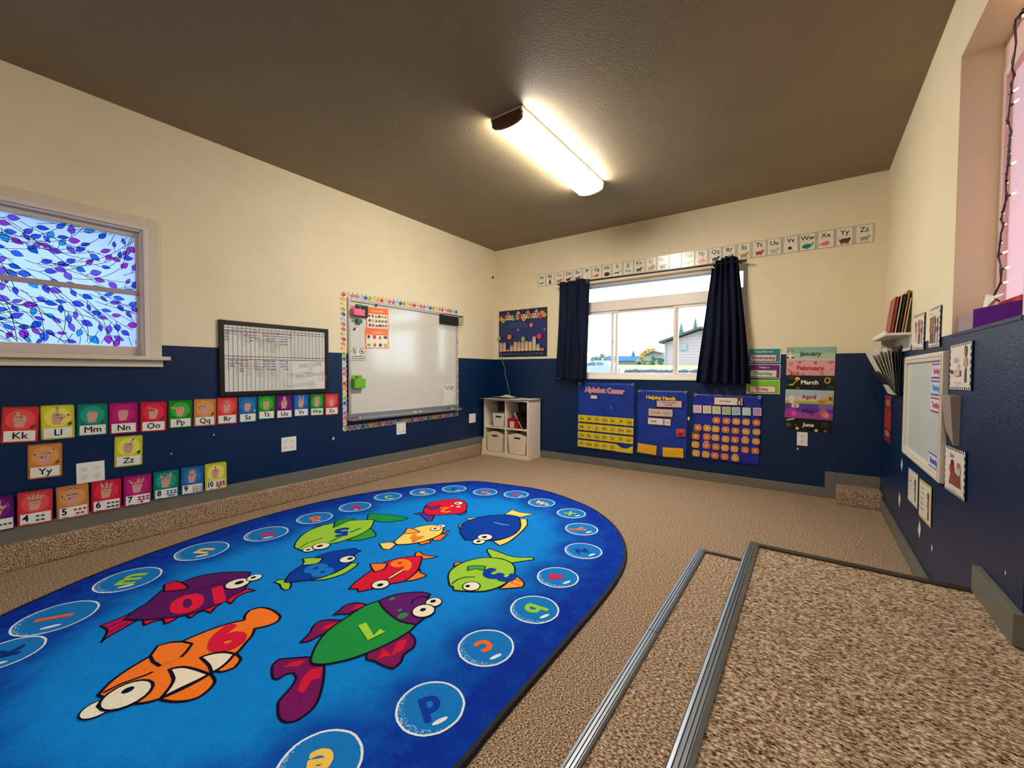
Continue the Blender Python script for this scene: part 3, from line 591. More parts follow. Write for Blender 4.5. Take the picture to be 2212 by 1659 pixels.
fish([('f', zD, LM, [(420, 640), (440, 622), (520, 650), (640, 690), (800, 695), (805, 712), (720, 725), (620, 740), (540, 705), (460, 700)]), ('f', zD, OR, [(145, 770), (160, 738), (240, 735), (190, 755)]), ('f', zD, (252, 170, 70), [(640, 825), (680, 860), (725, 905), (710, 940), (640, 945), (520, 955), (600, 890)]),
      ('s', zD, (255, 120, 40), [(600, 895), (700, 930)], .012), ('s', zD, (255, 120, 40), [(630, 860), (705, 900)], .012),
      ('f', zD, LM, [(105, 850), (140, 790), (250, 730), (400, 700), (540, 710), (630, 750), (650, 810), (620, 870), (540, 930), (420, 970), (280, 975), (150, 965), (145, 935), (120, 930)]),
      ('f', zD, (70, 170, 70), [(262, 808), (268, 770), (340, 765), (410, 770), (398, 808), (330, 790)], .006), ('s', zD, None, [(130, 920), (180, 880), (240, 860), (325, 858)], .006),
      ('t', zD, '3', 505, 842, (60, 15), .21, BL, .06), ('e', zD, 295, 935, 70, 265, 935, (245, 240, 215), .30)])

# ================================================================== LEFT WALL
SKIN = (214, 158, 138); SKD = (150, 96, 84)
def hand(a, x, y, s, ext, thumb=0, sk=SKIN):
    """printed hand sign: ext = list of (base dx, angle deg from up, length) fingers; drawn as line art"""
    a.poly([(x-.30*s, y-.62*s), (x+.16*s, y-.62*s), (x+.30*s, y-.15*s), (x+.34*s, y+.18*s), (x+.20*s, y+.34*s), (x-.26*s, y+.34*s), (x-.38*s, y+.12*s), (x-.36*s, y-.2*s)], sk)
    for dx, an, ln in ext:
        r = math.radians(an); a.stroke([(x+dx*s, y+.18*s), (x+(dx+ln*math.sin(r))*s, y+(.22+ln*math.cos(r))*s)], .155*s, sk, caps=True)
    if thumb:
        r = math.radians(thumb); a.stroke([(x+(.18 if thumb > 0 else -.18)*s, y-.12*s), (x+(.18 if thumb > 0 else -.18)*s+.55*s*math.sin(r), y-.08*s+.55*s*math.cos(r))], .17*s, sk, caps=True)
    n = 4-len(ext)
    for i in range(n): a.stroke([(x-.22*s+.15*s*i, y+.12*s), (x-.20*s+.15*s*i, y+.33*s)], .022*s, SKD)
    a.stroke([(x-.2*s, y-.02*s), (x+.16*s, y-.06*s)], .022*s, SKD)
HANDS = {'K': ([(-.08, -12, .55), (.08, -60, .5)], 0), 'L': ([(-.05, 4, .6)], 62), 'M': ([], 0), 'N': ([], 0), 'O': ([(-.18, -40, .34), (.05, -52, .4)], 0), 'P': ([(-.2, -85, .62)], 0), 'Q': ([(-.2, -110, .4), (.0, -80, .4)], 0),
         'R': ([(-.06, 8, .55), (.08, -8, .52)], 0), 'S': ([], 0), 'T': ([], 0), 'U': ([(-.07, 0, .58), (.09, 0, .56)], 0), 'V': ([(-.08, -16, .58), (.1, 16, .56)], 0), 'W': ([(-.2, -20, .5), (0, 0, .56), (.18, 20, .5)], 0), 'X': ([(.0, 12, .34)], 0),
         'Y': ([(.22, 40, .45)], -55), 'Z': ([(.08, 28, .55)], 0), '3': ([(-.1, -10, .5), (.1, 10, .5)], 50), '4': ([(-.24, -22, .5), (-.08, -7, .56), (.08, 7, .56), (.23, 22, .48)], 0), '5': ([(-.24, -14, .5), (-.08, -5, .56), (.08, 5, .56), (.23, 14, .48)], -62),
         '6': ([(-.2, -18, .55), (0, 0, .6), (.18, 18, .55)], 0), '7': ([(.0, 12, .5), (.2, 28, .5), (-.25, -45, .5)], 0), '8': ([(-.25, -30, .45), (.2, 20, .55), (.05, 5, .3)], 0), '9': ([(-.18, -8, .45), (-.03, 0, .5), (.12, 6, .45)], 0), '10': ([(0, -4, .4)], 0)}
CC = {'r': ((214, 52, 54), (232, 84, 80)), 'y': ((206, 204, 50), (232, 226, 96)), 't': ((0, 124, 102), (24, 158, 132)), 'm': ((176, 8, 104), (190, 30, 122)), 'c': ((208, 18, 50), (226, 46, 70)), 'g': ((26, 128, 36), (60, 172, 48)),
      'o': ((206, 132, 62), (222, 154, 84)), 'b': ((18, 98, 166), (28, 116, 184)), 'p': ((92, 14, 108), (112, 30, 126))}
CN = {'r': 'red', 'y': 'yellow', 't': 'teal', 'm': 'magenta', 'c': 'crimson', 'g': 'green', 'o': 'orange', 'b': 'blue', 'p': 'purple'}
def signcard(q, txt, ck, key, icon=(120, 50, 30)):
    M4, wd, ht = place('L', q, .0022 if not txt.isdigit() else .017); base, glow = CC[ck]
    a = Art(.28); a.slab(wd-.002, ht, base, .0012, .008)
    a.ell(0, ht*.14, wd*.40, ht*.28, glow)
    e, th = HANDS[key]; hand(a, 0, ht*.14, wd*.50, e, th)
    if key == 'O': a.ell(-wd*.09, ht*.22, wd*.07, wd*.06, glow)
    if txt.isdigit():
        a.rect(-wd*.42, -ht*.47, wd*.44, -ht*.16, (236, 234, 226)); a.text(txt, -wd*.27, -ht*.29, ht*.27, (12, 12, 14), 0, .035, .9 if len(txt) < 2 else .75)
        n = int(txt); cols = 2 if n == 4 else 3; rows = -(-n//cols); k = 0; ic = {4: (60, 70, 90), 5: (190, 20, 30), 6: (60, 50, 50), 7: (150, 20, 60), 8: (70, 90, 150), 9: (150, 150, 120), 10: (170, 30, 50)}.get(n, (60, 60, 80))
        for r in range(rows):
            for c_ in range(min(cols, n-k)):
                px, py = wd*(.0+.145*c_+(.07 if r == rows-1 and n-k < cols else 0)), -ht*(.205+.235*(r+.5)/rows); a.ell(px+wd*.06, py, wd*.055, ht*.028, ic); a.rect(px+wd*.05, py-ht*.022, px+wd*.07, py+ht*.0, ic); 
            k += cols
        a.stroke([(-wd*.36, -ht*.445), (-wd*.16, -ht*.445)], ht*.014, (70, 70, 80))
    else:
        a.rect(-wd*.42, -ht*.46, wd*.42, -ht*.17, (236, 234, 226))
        for yy in (-.22, -.31, -.40): a.stroke([(-wd*.42, yy*ht), (wd*.42, yy*ht)], .0006, (190, 196, 204))
        a.text(txt, 0, -ht*.31, ht*.26, (12, 12, 14), 0, .012)
        a.ell(wd*.36, -ht*.05, wd*.06, wd*.05, icon); a.ell(wd*.33, -ht*.10, wd*.03, wd*.03, icon)
    a.stroke([(x, y) for x, y in rrect(wd-.004, ht-.002, .008)], .0022, tuple(int(v*.72) for v in base), closed=True)
    o = a.build('sign_language_card', M4)
    where = {'Kk': 'leftmost whole card', 'Yy': 'below the row', 'Zz': 'below the row'}.get(txt)
    if txt.isdigit(): tag(o, '%s hand-sign number card showing %s, low on the left wall above the baseboard' % (CN[ck], txt), 'card', 'number cards along the baseboard')
    else: tag(o, '%s hand-sign card with letters %s on the left wall%s' % (CN[ck], txt, ', '+where if where else ''), 'card', 'hand sign letter cards')
sign = [('Kk', 'r', [(2, 880), (84, 877), (84, 955), (1, 957)]), ('Ll', 'y', [(85.7, 875.9), (160.5, 873.8), (161.9, 944.5), (88.5, 951.7)]), ('Mm', 't', [(165, 872.8), (232.6, 870.7), (233.2, 938.4), (167, 943.5)]),
 ('Nn', 'm', [(234.6, 870.7), (297.1, 868.3), (298.2, 934.3), (236, 938.8)]), ('Oo', 'c', [(301.6, 868.3), (359.6, 866.6), (360, 930.2), (303.3, 933.9)]), ('Pp', 'g', [(362.7, 865), (414.9, 863.3), (415, 922), (364.7, 926)]),
 ('Qq', 'o', [(418, 862), (466.0, 860.8), (466.0, 918.2), (418.5, 921.5)]), ('Rr', 'r', [(467.4, 858.7), (512.4, 858), (512.4, 914), (468.4, 917.7)]), ('Ss', 'b', [(513.7, 857.5), (554.4, 856.2), (554.4, 910.6), (516.2, 913.7)]),
 ('Tt', 'g', [(556, 855), (593.5, 853.7), (594, 904.3), (557.2, 906.8)]), ('Uu', 'p', [(595, 853.7), (631.8, 852), (632.4, 902.3), (596, 904.3)]), ('Vv', 'b', [(633.4, 852), (666.8, 851.6), (667.3, 898), (634.4, 900.5)]),
 ('Ww', 'g', [(669, 851.6), (699.5, 851), (699.7, 896.7), (670, 898.5)]), ('Xx', 'r', [(701.4, 851), (730.6, 850), (730.6, 894.7), (701.5, 897.5)]), ('Yy', 'o', [(57.8, 962), (134.2, 955.2), (135.2, 1027.5), (59.8, 1036.3)]), ('Zz', 'y', [(245.9, 943.5), (307.8, 939.4), (308, 1002.9), (246.9, 1010.5)]),
 ('3', 'p', [(-46, 1080), (30.7, 1066.4), (31.8, 1141.2), (-42, 1155)]), ('4', 'r', [(34.4, 1066), (113.1, 1054.1), (115.2, 1125.2), (38.9, 1138.2)]), ('5', 'o', [(119.9, 1053.7), (190.6, 1042.5), (193.6, 1110.5), (122.3, 1124.4)]),
 ('6', 'c', [(195.7, 1041.8), (261.3, 1031.6), (262.7, 1097.2), (197.7, 1107.4)]), ('7', 'm', [(265.8, 1030.6), (326.4, 1022), (326.8, 1084.9), (266.8, 1096.1)]), ('8', 't', [(330.3, 1020.7), (385.7, 1013.2), (386.3, 1071.6), (331, 1081)]),
 ('9', 'b', [(388.9, 1011.4), (439, 1004.8), (440, 1062.5), (391.4, 1070.1)]), ('10', 'y', [(441.5, 1004.3), (488.4, 995.4), (489.4, 1053.2), (442.8, 1060.5)])]
for t_, c_, q in sign: signcard(q, t_, c_, t_ if t_.isdigit() else t_[0], {'Ll': (120, 20, 40), 'Ss': (250, 200, 40), 'Zz': (30, 30, 30)}.get(t_, (130, 60, 40)))

# outlets and wall plates
DK = (60, 56, 52)
def outlet(wall, q, kind, label):
    M4, wd, ht = place(wall, q, .0, False); t = empty('outlet' if kind != 'blank' else 'wall_plate', M4); tag(t, label, 'outlet' if kind in ('quad', 'duplex') else ('light switch' if kind == 'rocker' else 'wall plate'))
    box('cover_plate', (-wd/2, -ht/2, 0), (wd/2, ht/2, .005), M((238, 236, 228), .35), t, bev=.0015)
    if kind == 'rocker':
        for sx in (-.24, .24): box('rocker', (sx*wd-wd*.15, -ht*.30, .004), (sx*wd+wd*.15, ht*.30, .009), M((228, 226, 220), .3), t, bev=.0015)
    elif kind != 'blank':
        for sx in ((-.23, .23) if kind == 'quad' else (0,)):
            for sy in (-.19, .19):
                a = Art(.35); r = ht*.145; a.slab(r*1.9, r*1.7, (230, 228, 220), .0015, r*.5)
                for e in (-.35, .35): a.rect(e*r-.0008, -.0+r*.1, e*r+.0008, r*.55, DK)
                a.ell(0, -r*.4, .0018, .0022, DK); a.build('socket', Matrix.Translation((sx*wd, sy*ht, .005)), t)
    return t
outlet('L', [(163.5, 1001.9), (225.4, 994.1), (226, 1037.7), (165.6, 1044.9)], 'quad', 'white four-socket outlet between the Yy and Zz cards')
outlet('L', [(607, 946), (639.2, 941.8), (639.5, 971.4), (607.8, 977)], 'quad', 'white four-socket outlet alone on the navy wall left of the whiteboard')
outlet('L', [(856.3, 911.5), (876, 909.0), (876, 937), (855.7, 939)], 'rocker', 'white double switch plate just below the apple-bordered whiteboard')
outlet('L', [(1013.1, 894.2), (1026.8, 892.9), (1026.8, 912), (1013.2, 914.1)], 'blank', 'small blank wall plate beside the white cube shelf')
outlet('W', [(1721.7, 933.3), (1744.9, 933.8), (1744.4, 963.5), (1721.3, 962)], 'duplex', 'white outlet below the June sign on the back wall')

# black framed calendar board
M4, wd, ht = place('L', [(468.6, 690.4), (707, 710.6), (707.8, 847.3), (474.2, 856.2)], 0, False)
t = empty('dry_erase_board', M4); tag(t, 'black-framed dry-erase board ruled in narrow columns, below the cream paint line', 'whiteboard')
bm = bmesh.new(); fwd_ = .030
for lo, hi in (((-wd/2, -ht/2, 0), (-wd/2+fwd_, ht/2, .018)), ((wd/2-fwd_, -ht/2, 0), (wd/2, ht/2, .018)), ((-wd/2+fwd_, -ht/2, 0), (wd/2-fwd_, -ht/2+fwd_, .018)), ((-wd/2+fwd_, ht/2-fwd_, 0), (wd/2-fwd_, ht/2, .018))): bxm(bm, lo, hi, 0, .003)
mesh('frame', bm, M((16, 14, 14), .35, 'black_frame'), t)
iw, ih = wd-2*fwd_+.004, ht-2*fwd_+.004
a = Art(.18); a.slab(iw, ih, (222, 220, 212), .008); nc = 26
ex = lambda i: -iw/2+iw*(i+.0)/nc
for y_ in (ih/2-.020, ih/2-.036, .015, -.004): a.stroke([(-iw/2, y_), (iw/2, y_)], .0032, (22, 26, 34))
for i in range(1, nc):
    a.stroke([(ex(i), ih/2-.004), (ex(i), .0)], .0030 if i > 15 else .0020, (22, 26, 34) if i > 15 else (80, 92, 112)); 
    if i < 17: a.stroke([(ex(i), .012), (ex(i), -ih/2+.006)], .0020, (80, 92, 112))
rnd = random.Random(4)
for i in range(nc):
    for top, cnt in ((ih/2-.042, [4, 1, 1, 1, 2, 4, 3, 0, 2, 4, 4, 2, 5, 5, 2, 0]), (-.012, [0, 3, 2, 5, 3, 0, 4, 0, 3, 4, 4, 0, 3, 4, 0, 0])):
        if i < 16:
            for k in range(cnt[i]):
                for j in range(3): a.ell(ex(i)+iw/nc*(.2+.3*j), top-.018*k-rnd.uniform(0, .006), .0042, .0045, rnd.choice([(60, 70, 150), (170, 60, 90), (70, 130, 160), (160, 50, 70)]), n=6)
a.text('WELCOME', iw*.27, -ih*.09, .042, (120, 124, 138), .10, 0, .9).text('to', iw*.27, -ih*.15, .026, (120, 124, 138)).text('Pre School!!', iw*.27, -ih*.25, .044, (140, 138, 172), .14)
for s_ in (-1, 1): a.stroke([(iw*.40+s_*.016+.014*math.cos(k), -ih*.30+.022*math.sin(k)) for k in [math.pi*2*j/10 for j in range(10)]], .003, (200, 90, 100), closed=True)
a.stroke([(iw*.40, -ih*.30+.02), (iw*.405, -ih*.30+.042)], .003, (150, 90, 90))
a.build('writing_surface', Matrix.Translation((0, 0, .004)), t)

# big whiteboard
M4, wd, ht = place('L', [(747.7, 643), (984.3, 678.9), (986.4, 881.8), (753.8, 908.4)], 0, False)
t = empty('whiteboard', M4); tag(t, 'large glossy whiteboard with aluminium frame and marker tray on the left wall', 'whiteboard'); WBM = M4.copy(); WBI = M4.inverted()
bm = bmesh.new(); f_ = .020
for lo, hi in (((-wd/2, -ht/2, 0), (-wd/2+f_, ht/2, .020)), ((wd/2-f_, -ht/2, 0), (wd/2, ht/2, .020)), ((-wd/2+f_, -ht/2, 0), (wd/2-f_, -ht/2+f_, .020)), ((-wd/2+f_, ht/2-.03, 0), (wd/2-f_, ht/2, .024))): bxm(bm, lo, hi, 0, .003)
mesh('frame', bm, M((196, 192, 184), .32, 'satin_aluminium', metal=.5), t)
a = Art(.12); a.slab(wd-.03, ht-.03, M((214, 210, 200), .13, 'gloss_board_enamel', coat=.8), .012); a.stroke([(wd*.27, ht*.18), (wd*.272, ht*.11)], .002, (60, 50, 50)); a.build('writing_surface', Matrix.Identity(4), t)
bm = bmesh.new(); bxm(bm, (-wd/2-.01, -ht/2-.006, .018), (wd/2+.01, -ht/2+.004, .075), 0, .002); bxm(bm, (-wd/2-.01, -ht/2+.000, .070), (wd/2+.01, -ht/2+.016, .076), 0, .002); bxm(bm, (-wd/2-.01, -ht/2-.004, .004), (wd/2+.01, -ht/2+.05, .021), 0, .002)
mesh('marker_tray', bm, M((176, 178, 184), .3, 'tray_aluminium', metal=.7), t)
wbw, wbh = wd, ht
# apple borders
APP = [((206, 36, 40), 'red'), ((238, 220, 170), 'cream'), ((226, 84, 104), 'pink'), ((168, 98, 158), 'mauve'), ((150, 196, 216), 'light blue'), ((44, 66, 150), 'navy'), ((120, 174, 56), 'green'), ((246, 190, 76), 'amber'), ((240, 146, 62), 'orange')]
def border(n, p0, p1, rot, label, start=0, step=1, off=.003):
    A_, B_ = onL(*p0, off), onL(*p1, off); d = (B_-A_); L_ = math.hypot(d.x, d.z); an = math.atan2(d.z, d.x); c = (A_+B_)/2
    Mx = wallmat('L', Vector((c.x, YL, c.z)), an); a = Art(.5); s_ = L_/(n-1); r = min(s_*.46, .024); ca = -an+rot
    a.slab(L_+.02, .016, (236, 228, 214), .0008)
    def P(cx, x, y): return (cx+x*math.cos(ca)-y*math.sin(ca), x*math.sin(ca)+y*math.cos(ca))
    for i in range(n):
        cx = -L_/2+i*s_; col = APP[(start+i*step) % 9][0]
        shp = [(0, .62), (.35, .80), (.80, .72), (1.02, .25), (.92, -.35), (.60, -.85), (.25, -.98), (0, -.90), (-.25, -.98), (-.60, -.85), (-.92, -.35), (-1.02, .25), (-.80, .72), (-.35, .80)]
        a.z = .001; a.poly([P(cx, x*r*1.22, y*r*1.22) for x, y in shp], (240, 234, 222)); a.poly([P(cx, x*r*.95, y*r*.95) for x, y in shp], col)
        q0 = P(cx, 0, r*.5); q1 = P(cx, r*.25, r*1.35); a.stroke([q0, q1], r*.22, (96, 70, 50)); p = P(cx, r*.5, r*1.15); a.ell(p[0], p[1], r*.34, r*.17, (110, 150, 60), ca+.6)
        if col == (238, 220, 170):
            for k, cc in enumerate(((226, 84, 104), (150, 196, 216), (120, 174, 56))): a.stroke([P(cx, -.8*r, (.4-.4*k)*r), P(cx, .8*r, (.4-.4*k)*r)], r*.16, cc)
        p = P(cx, -.4*r, .2*r); a.ell(p[0], p[1], r*.16, r*.26, (250, 240, 228), ca+.3)
    tag(a.build('apple_border', Mx), label, 'bulletin border', 'apple borders round the whiteboard')
border(33, (741.5, 636), (985.5, 674), 0, 'die-cut apple border strip along the top of the large whiteboard')
border(26, (741.8, 647), (745.3, 914), math.pi/2, 'die-cut apple border strip down the left side of the large whiteboard', 8, -1)
border(26, (987.3, 683), (988.0, 884), math.pi/2, 'die-cut apple border strip down the right side of the large whiteboard', 3, -1)
border(33, (745.8, 925.5), (987.3, 894.5), 0, 'die-cut apple border strip hanging below the marker tray of the whiteboard', 1)
# things on the whiteboard (local frame of the board)
def wb(u, v, off=.013): return WBI @ onL(u, v, off)
def bin_(q, col, label, dep=.05, name='magnetic_bin'):
    M4, wd, ht = place('L', q, .0135, False); t = empty(name, M4); tag(t, label, 'organizer'); mt = M(col, .4)
    bm = bmesh.new()
    bxm(bm, (-wd/2, -ht/2, 0), (wd/2, ht/2+.028, .003), 0, .001); bxm(bm, (-wd/2, -ht/2, dep-.003), (wd/2, ht/2, dep), 0, .001); bxm(bm, (-wd/2, -ht/2, 0), (wd/2, -ht/2+.003, dep), 0, .001)
    for s_ in (-1, 1): bxm(bm, (s_*(wd/2-.0015)-.0015, -ht/2, 0), (s_*(wd/2-.0015)+.0015, ht/2, dep), 0, .001)
    mesh('tray', bm, mt, t); return t, M4, wd, ht
bin_([(755.5, 667.5), (780.5, 669.5), (781, 683.5), (757.2, 681.5)], (232, 104, 140), 'pink magnetic marker bin at the upper left of the whiteboard')
tt, m4, w_, h_ = bin_([(757.5, 818), (781.5, 817.5), (782.5, 837), (759.5, 839)], (104, 182, 24), 'lime green magnetic bin at the lower left of the whiteboard')
bm = bmesh.new(); tube(bm, [(.0, h_/2+.012, .004), (.0, h_/2+.012, .012)], .011, 12); o = mesh('magnet', bm, M((190, 60, 40), .4), None, m4); tag(o, 'round red magnet on the lime green bin', 'magnet')
def simplebox(name, q, off, dep, col, label, cat, bev=.002, rough=.5, group=None, wall='L'):
    M4, wd, ht = place(wall, q, off, False); o = box(name, (-wd/2, -ht/2, 0), (wd/2, ht/2, dep), M(col, rough), None, M4, bev); tag(o, label, cat, group); return o, M4, wd, ht
simplebox('whiteboard_eraser', [(766.6, 693), (778.3, 686.5), (779.3, 697), (767.6, 699.5)], .0135, .03, (0, 118, 84), 'green felt eraser stuck to the board under the pink bin', 'eraser', .004)
simplebox('whiteboard_eraser', [(767.5, 657.5), (777.5, 659), (777.5, 664.5), (767.5, 663.5)], .0135, .035, (0, 118, 84), 'small green eraser peeking out above the pink bin', 'eraser', .004)
simplebox('pen_holder', [(779.5, 660.5), (791.8, 661), (792.8, 687), (781.5, 685)], .0135, .02, (16, 16, 18), 'black pen holder between the pink bin and the orange poster', 'pen holder', .003)
bm = bmesh.new(); tube(bm, [(0, 0, 0), (0, 0, .010)], .008, 12); tag(mesh('magnet', bm, M((140, 136, 130), .4), None, wallmat('L', onL(762.3, 692.5, .0135))), 'small grey round magnet beside the green eraser', 'magnet')
def clipmag(u, v, label):
    t = empty('magnet_clip', wallmat('L', onL(u, v, .0145))); tag(t, label, 'magnet')
    bm = bmesh.new(); tube(bm, [(0, 0, 0), (0, 0, .006)], [.009, .009], 10); mesh('base', bm, M((60, 58, 52), .4), t)
    bm = bmesh.new(); 
    for s_ in (-1, 1): tube(bm, [(s_*.004, .002, .006), (s_*.008, .014, .012), (s_*.012, .018, .008)], .002, 6)
    tube(bm, [(0, -.004, .006), (0, .012, .014)], .0025, 6); mesh('clip', bm, M((50, 46, 40), .4), t)
clipmag(765, 711.5, 'dark bug-shaped magnet clip alone on the left of the whiteboard'); clipmag(812, 660.5, 'dark magnet clip holding the top of the orange shapes poster')
SHC = [(60, 50, 110), (200, 30, 40), (40, 110, 60), (60, 30, 30), (150, 160, 60), (170, 80, 60), (60, 20, 60), (190, 190, 90), (180, 30, 40), (70, 140, 100), (70, 130, 90), (80, 60, 120), (50, 60, 120), (220, 110, 60), (150, 40, 60), (120, 20, 30), (180, 60, 50), (70, 140, 110)]
def poster(q, title, rows, cols, label):
    M4, wd, ht = place('L', q, .014); a = Art(.25); a.slab(wd, ht, (240, 118, 36), .0012, .006)
    a.rect(-wd*.46, -ht*.46, wd*.46, ht*.20, (240, 226, 204)); a.text(title, 0, ht*.33, ht*.13, (250, 206, 160), 0, .02, min(1, wd/(ht*.13*len(title)*.62)))
    k = 0
    for r in range(rows):
        for c_ in range(cols):
            x = -wd*.36+wd*.72*c_/(cols-1); y = ht*.10-ht*.42*r/(max(rows-1, 1)); s_ = wd*.045 if cols > 4 else wd*.06; col = SHC[k % 18]
            [lambda: a.ell(x, y, s_, s_, col), lambda: a.rect(x-s_, y-s_, x+s_, y+s_, col), lambda: a.poly([(x-s_, y-s_), (x+s_, y-s_), (x, y+s_)], col), lambda: a.rect(x-s_*1.2, y-s_*.8, x+s_*1.2, y+s_*.8, col), lambda: a.ell(x, y, s_*1.2, s_*.8, col), lambda: a.ell(x, y, s_, s_, col, n=6)][k % 6](); k += 1
            a.stroke([(x-s_*.7, y-s_*1.7), (x+s_*.7, y-s_*1.7)], .0012, (120, 110, 100))
    tag(a.build('shapes_poster', M4), label, 'poster', 'orange shapes posters')
poster([(791.7, 662), (839, 668.7), (839, 711.7), (789.5, 710.5)], '2D SHAPES', 3, 6, 'orange 2D shapes poster, upper sheet on the whiteboard')
poster([(789.3, 711.2), (839.3, 712.5), (839, 753.7), (788.7, 751.2)], '3D SHAPES', 2, 4, 'orange 3D shapes poster, lower sheet on the whiteboard')
M4, wd, ht = place('L', [(756.5, 750.6), (790, 751.2), (789.7, 778.3), (755.9, 778.3)], .014); a = Art(.3); a.slab(wd, ht, (232, 228, 214), .0015, .004)
for sx in (-.24, .24):
    x, y, r = sx*wd, ht*.2, ht*.24; a.ell(x, y, r, r, (24, 24, 24)); a.ell(x, y, r*.82, r*.82, (232, 228, 214))
    (a.rect(x-r*.22, y-r*.5, x+r*.22, y+r*.5, (24, 24, 24)) if sx < 0 else a.ell(x, y, r*.3, r*.5, (24, 24, 24), .6)); a.stroke([(x-r*.6, y+r*.6), (x+r*.6, y-r*.6)], r*.12, (24, 24, 24))
a.text('NO CELL PHONE USE', 0, -ht*.18, ht*.13, (24, 24, 24), 0, .03, .95).text('IN THIS CLASSROOM', 0, -ht*.36, ht*.13, (24, 24, 24), 0, .03, .95)
a.stroke(rrect(wd-.004, ht-.004, .003), .0015, (60, 60, 60), closed=True); tag(a.build('no_phone_sign', M4), 'small white sign banning phones, on the left of the whiteboard', 'sign')
M4, wd, ht = place('L', [(957.7, 830), (981.5, 831.5), (981.2, 874), (957.7, 876.6)], .014); a = Art(.4); a.slab(wd, ht, (236, 228, 214), .001)
a.stroke([(-wd*.47, -ht*.47), (wd*.47, -ht*.47), (wd*.47, ht*.47), (-wd*.47, ht*.47)], .002, (120, 40, 40), closed=True)
for i, (ch, c_) in enumerate(zip('PRE-PRIMER', [(220, 40, 50), (230, 60, 80), (200, 80, 160), (120, 90, 180), (60, 110, 200), (60, 130, 200), (40, 160, 190), (60, 150, 120), (60, 100, 180), (120, 70, 160)])): a.text(ch, wd*(-.38+.085*i), ht*.39, ht*.095, c_, 0, .04)
a.text('SIGHT WORDS', 0, ht*.30, ht*.075, (30, 30, 30), 0, .03)
for i, wds in enumerate((('a', 'and', 'away', 'big', 'blue', 'can', 'come', 'down', 'find', 'for'), ('go', 'help', 'here', 'I', 'in', 'is', 'it', 'jump', 'little', 'look'), ('make', 'me', 'my', 'not', 'one', 'play', 'red', 'run', 'said', 'see'), ('the', 'three', 'to', 'two', 'up', 'we', 'where', 'you', 'yellow', 'funny'))):
    for j, s_ in enumerate(wds): a.text(s_, wd*(-.33+.22*i), ht*(.22-.073*j), ht*.046, (60, 50, 50))
tag(a.build('sight_word_sheet', M4), 'white sheet of sight words at the lower right of the whiteboard', 'sheet')
# black wire basket
M4, wd, ht = place('L', [(950, 679), (990, 685.5), (990, 702.5), (950, 700)], .0250, False); t = empty('mesh_basket', M4); tag(t, 'black wire mesh basket hung at the top right corner of the whiteboard', 'basket')
bm = bmesh.new(); dp = .075
for k in range(13):
    x = -wd/2+wd*k/12; tube(bm, [(x, ht/2, dp), (x, -ht/2, dp*.85), (x, -ht/2, 0)], .0014, 5)
for k in range(6):
    y = -ht/2+ht*k/5; tube(bm, [(-wd/2, y, 0), (-wd/2, y, dp), (wd/2, y, dp), (wd/2, y, 0)], .0014, 5)
mesh('wire_mesh', bm, BLACK, t)
bm = bmesh.new(); tube(bm, [(-wd/2, ht/2, 0), (-wd/2, ht/2, dp), (wd/2, ht/2, dp), (wd/2, ht/2, 0)], .004, 6); mesh('rim', bm, BLACK, t)
box('back_panel', (-wd/2, -ht/2, 0), (wd/2, ht/2, .002), M((22, 20, 18), .5), t)
# markers on the tray
def marker(u0, v0, u1, v1, col, cap, label):
    z = (WBM @ Vector((0, -wbh/2+.004, 0))).z+.0085; A_, B_ = onL(u0, v0, .045), onL(u1, v1, .045); A_.z = B_.z = z; d = (B_-A_).normalized()
    t = empty('dry_erase_marker', Matrix.Translation(A_)); tag(t, label, 'marker'); L_ = (B_-A_).length; x = lambda s_: tuple(d*s_)
    bm = bmesh.new(); tube(bm, [x(0), x(L_*.62)], .008, 10); mesh('barrel', bm, M(col, .35), t)
    bm = bmesh.new(); tube(bm, [x(L_*.62), x(L_*.95), x(L_)], [.0085, .0085, .006], 10); mesh('cap', bm, M(cap, .35), t)
marker(762, 906.5, 775, 904.6, (24, 24, 26), (20, 20, 22), 'black marker at the left end of the whiteboard tray')
marker(775.5, 904.5, 782, 903.6, (230, 228, 222), (20, 20, 22), 'short white and black marker beside the black one on the tray')
marker(893, 889.6, 904, 887.9, (226, 226, 226), (30, 120, 130), 'white marker with teal cap near the middle of the tray')
marker(905, 887.8, 914, 886.4, (236, 224, 224), (220, 40, 60), 'white marker with red cap near the middle of the tray')
marker(964, 881.3, 972, 880.2, (30, 60, 50), (20, 30, 30), 'dark green marker at the right end of the tray')
marker(975, 880.0, 982, 879.0, (226, 230, 226), (40, 90, 70), 'white and green marker at the right end of the tray')

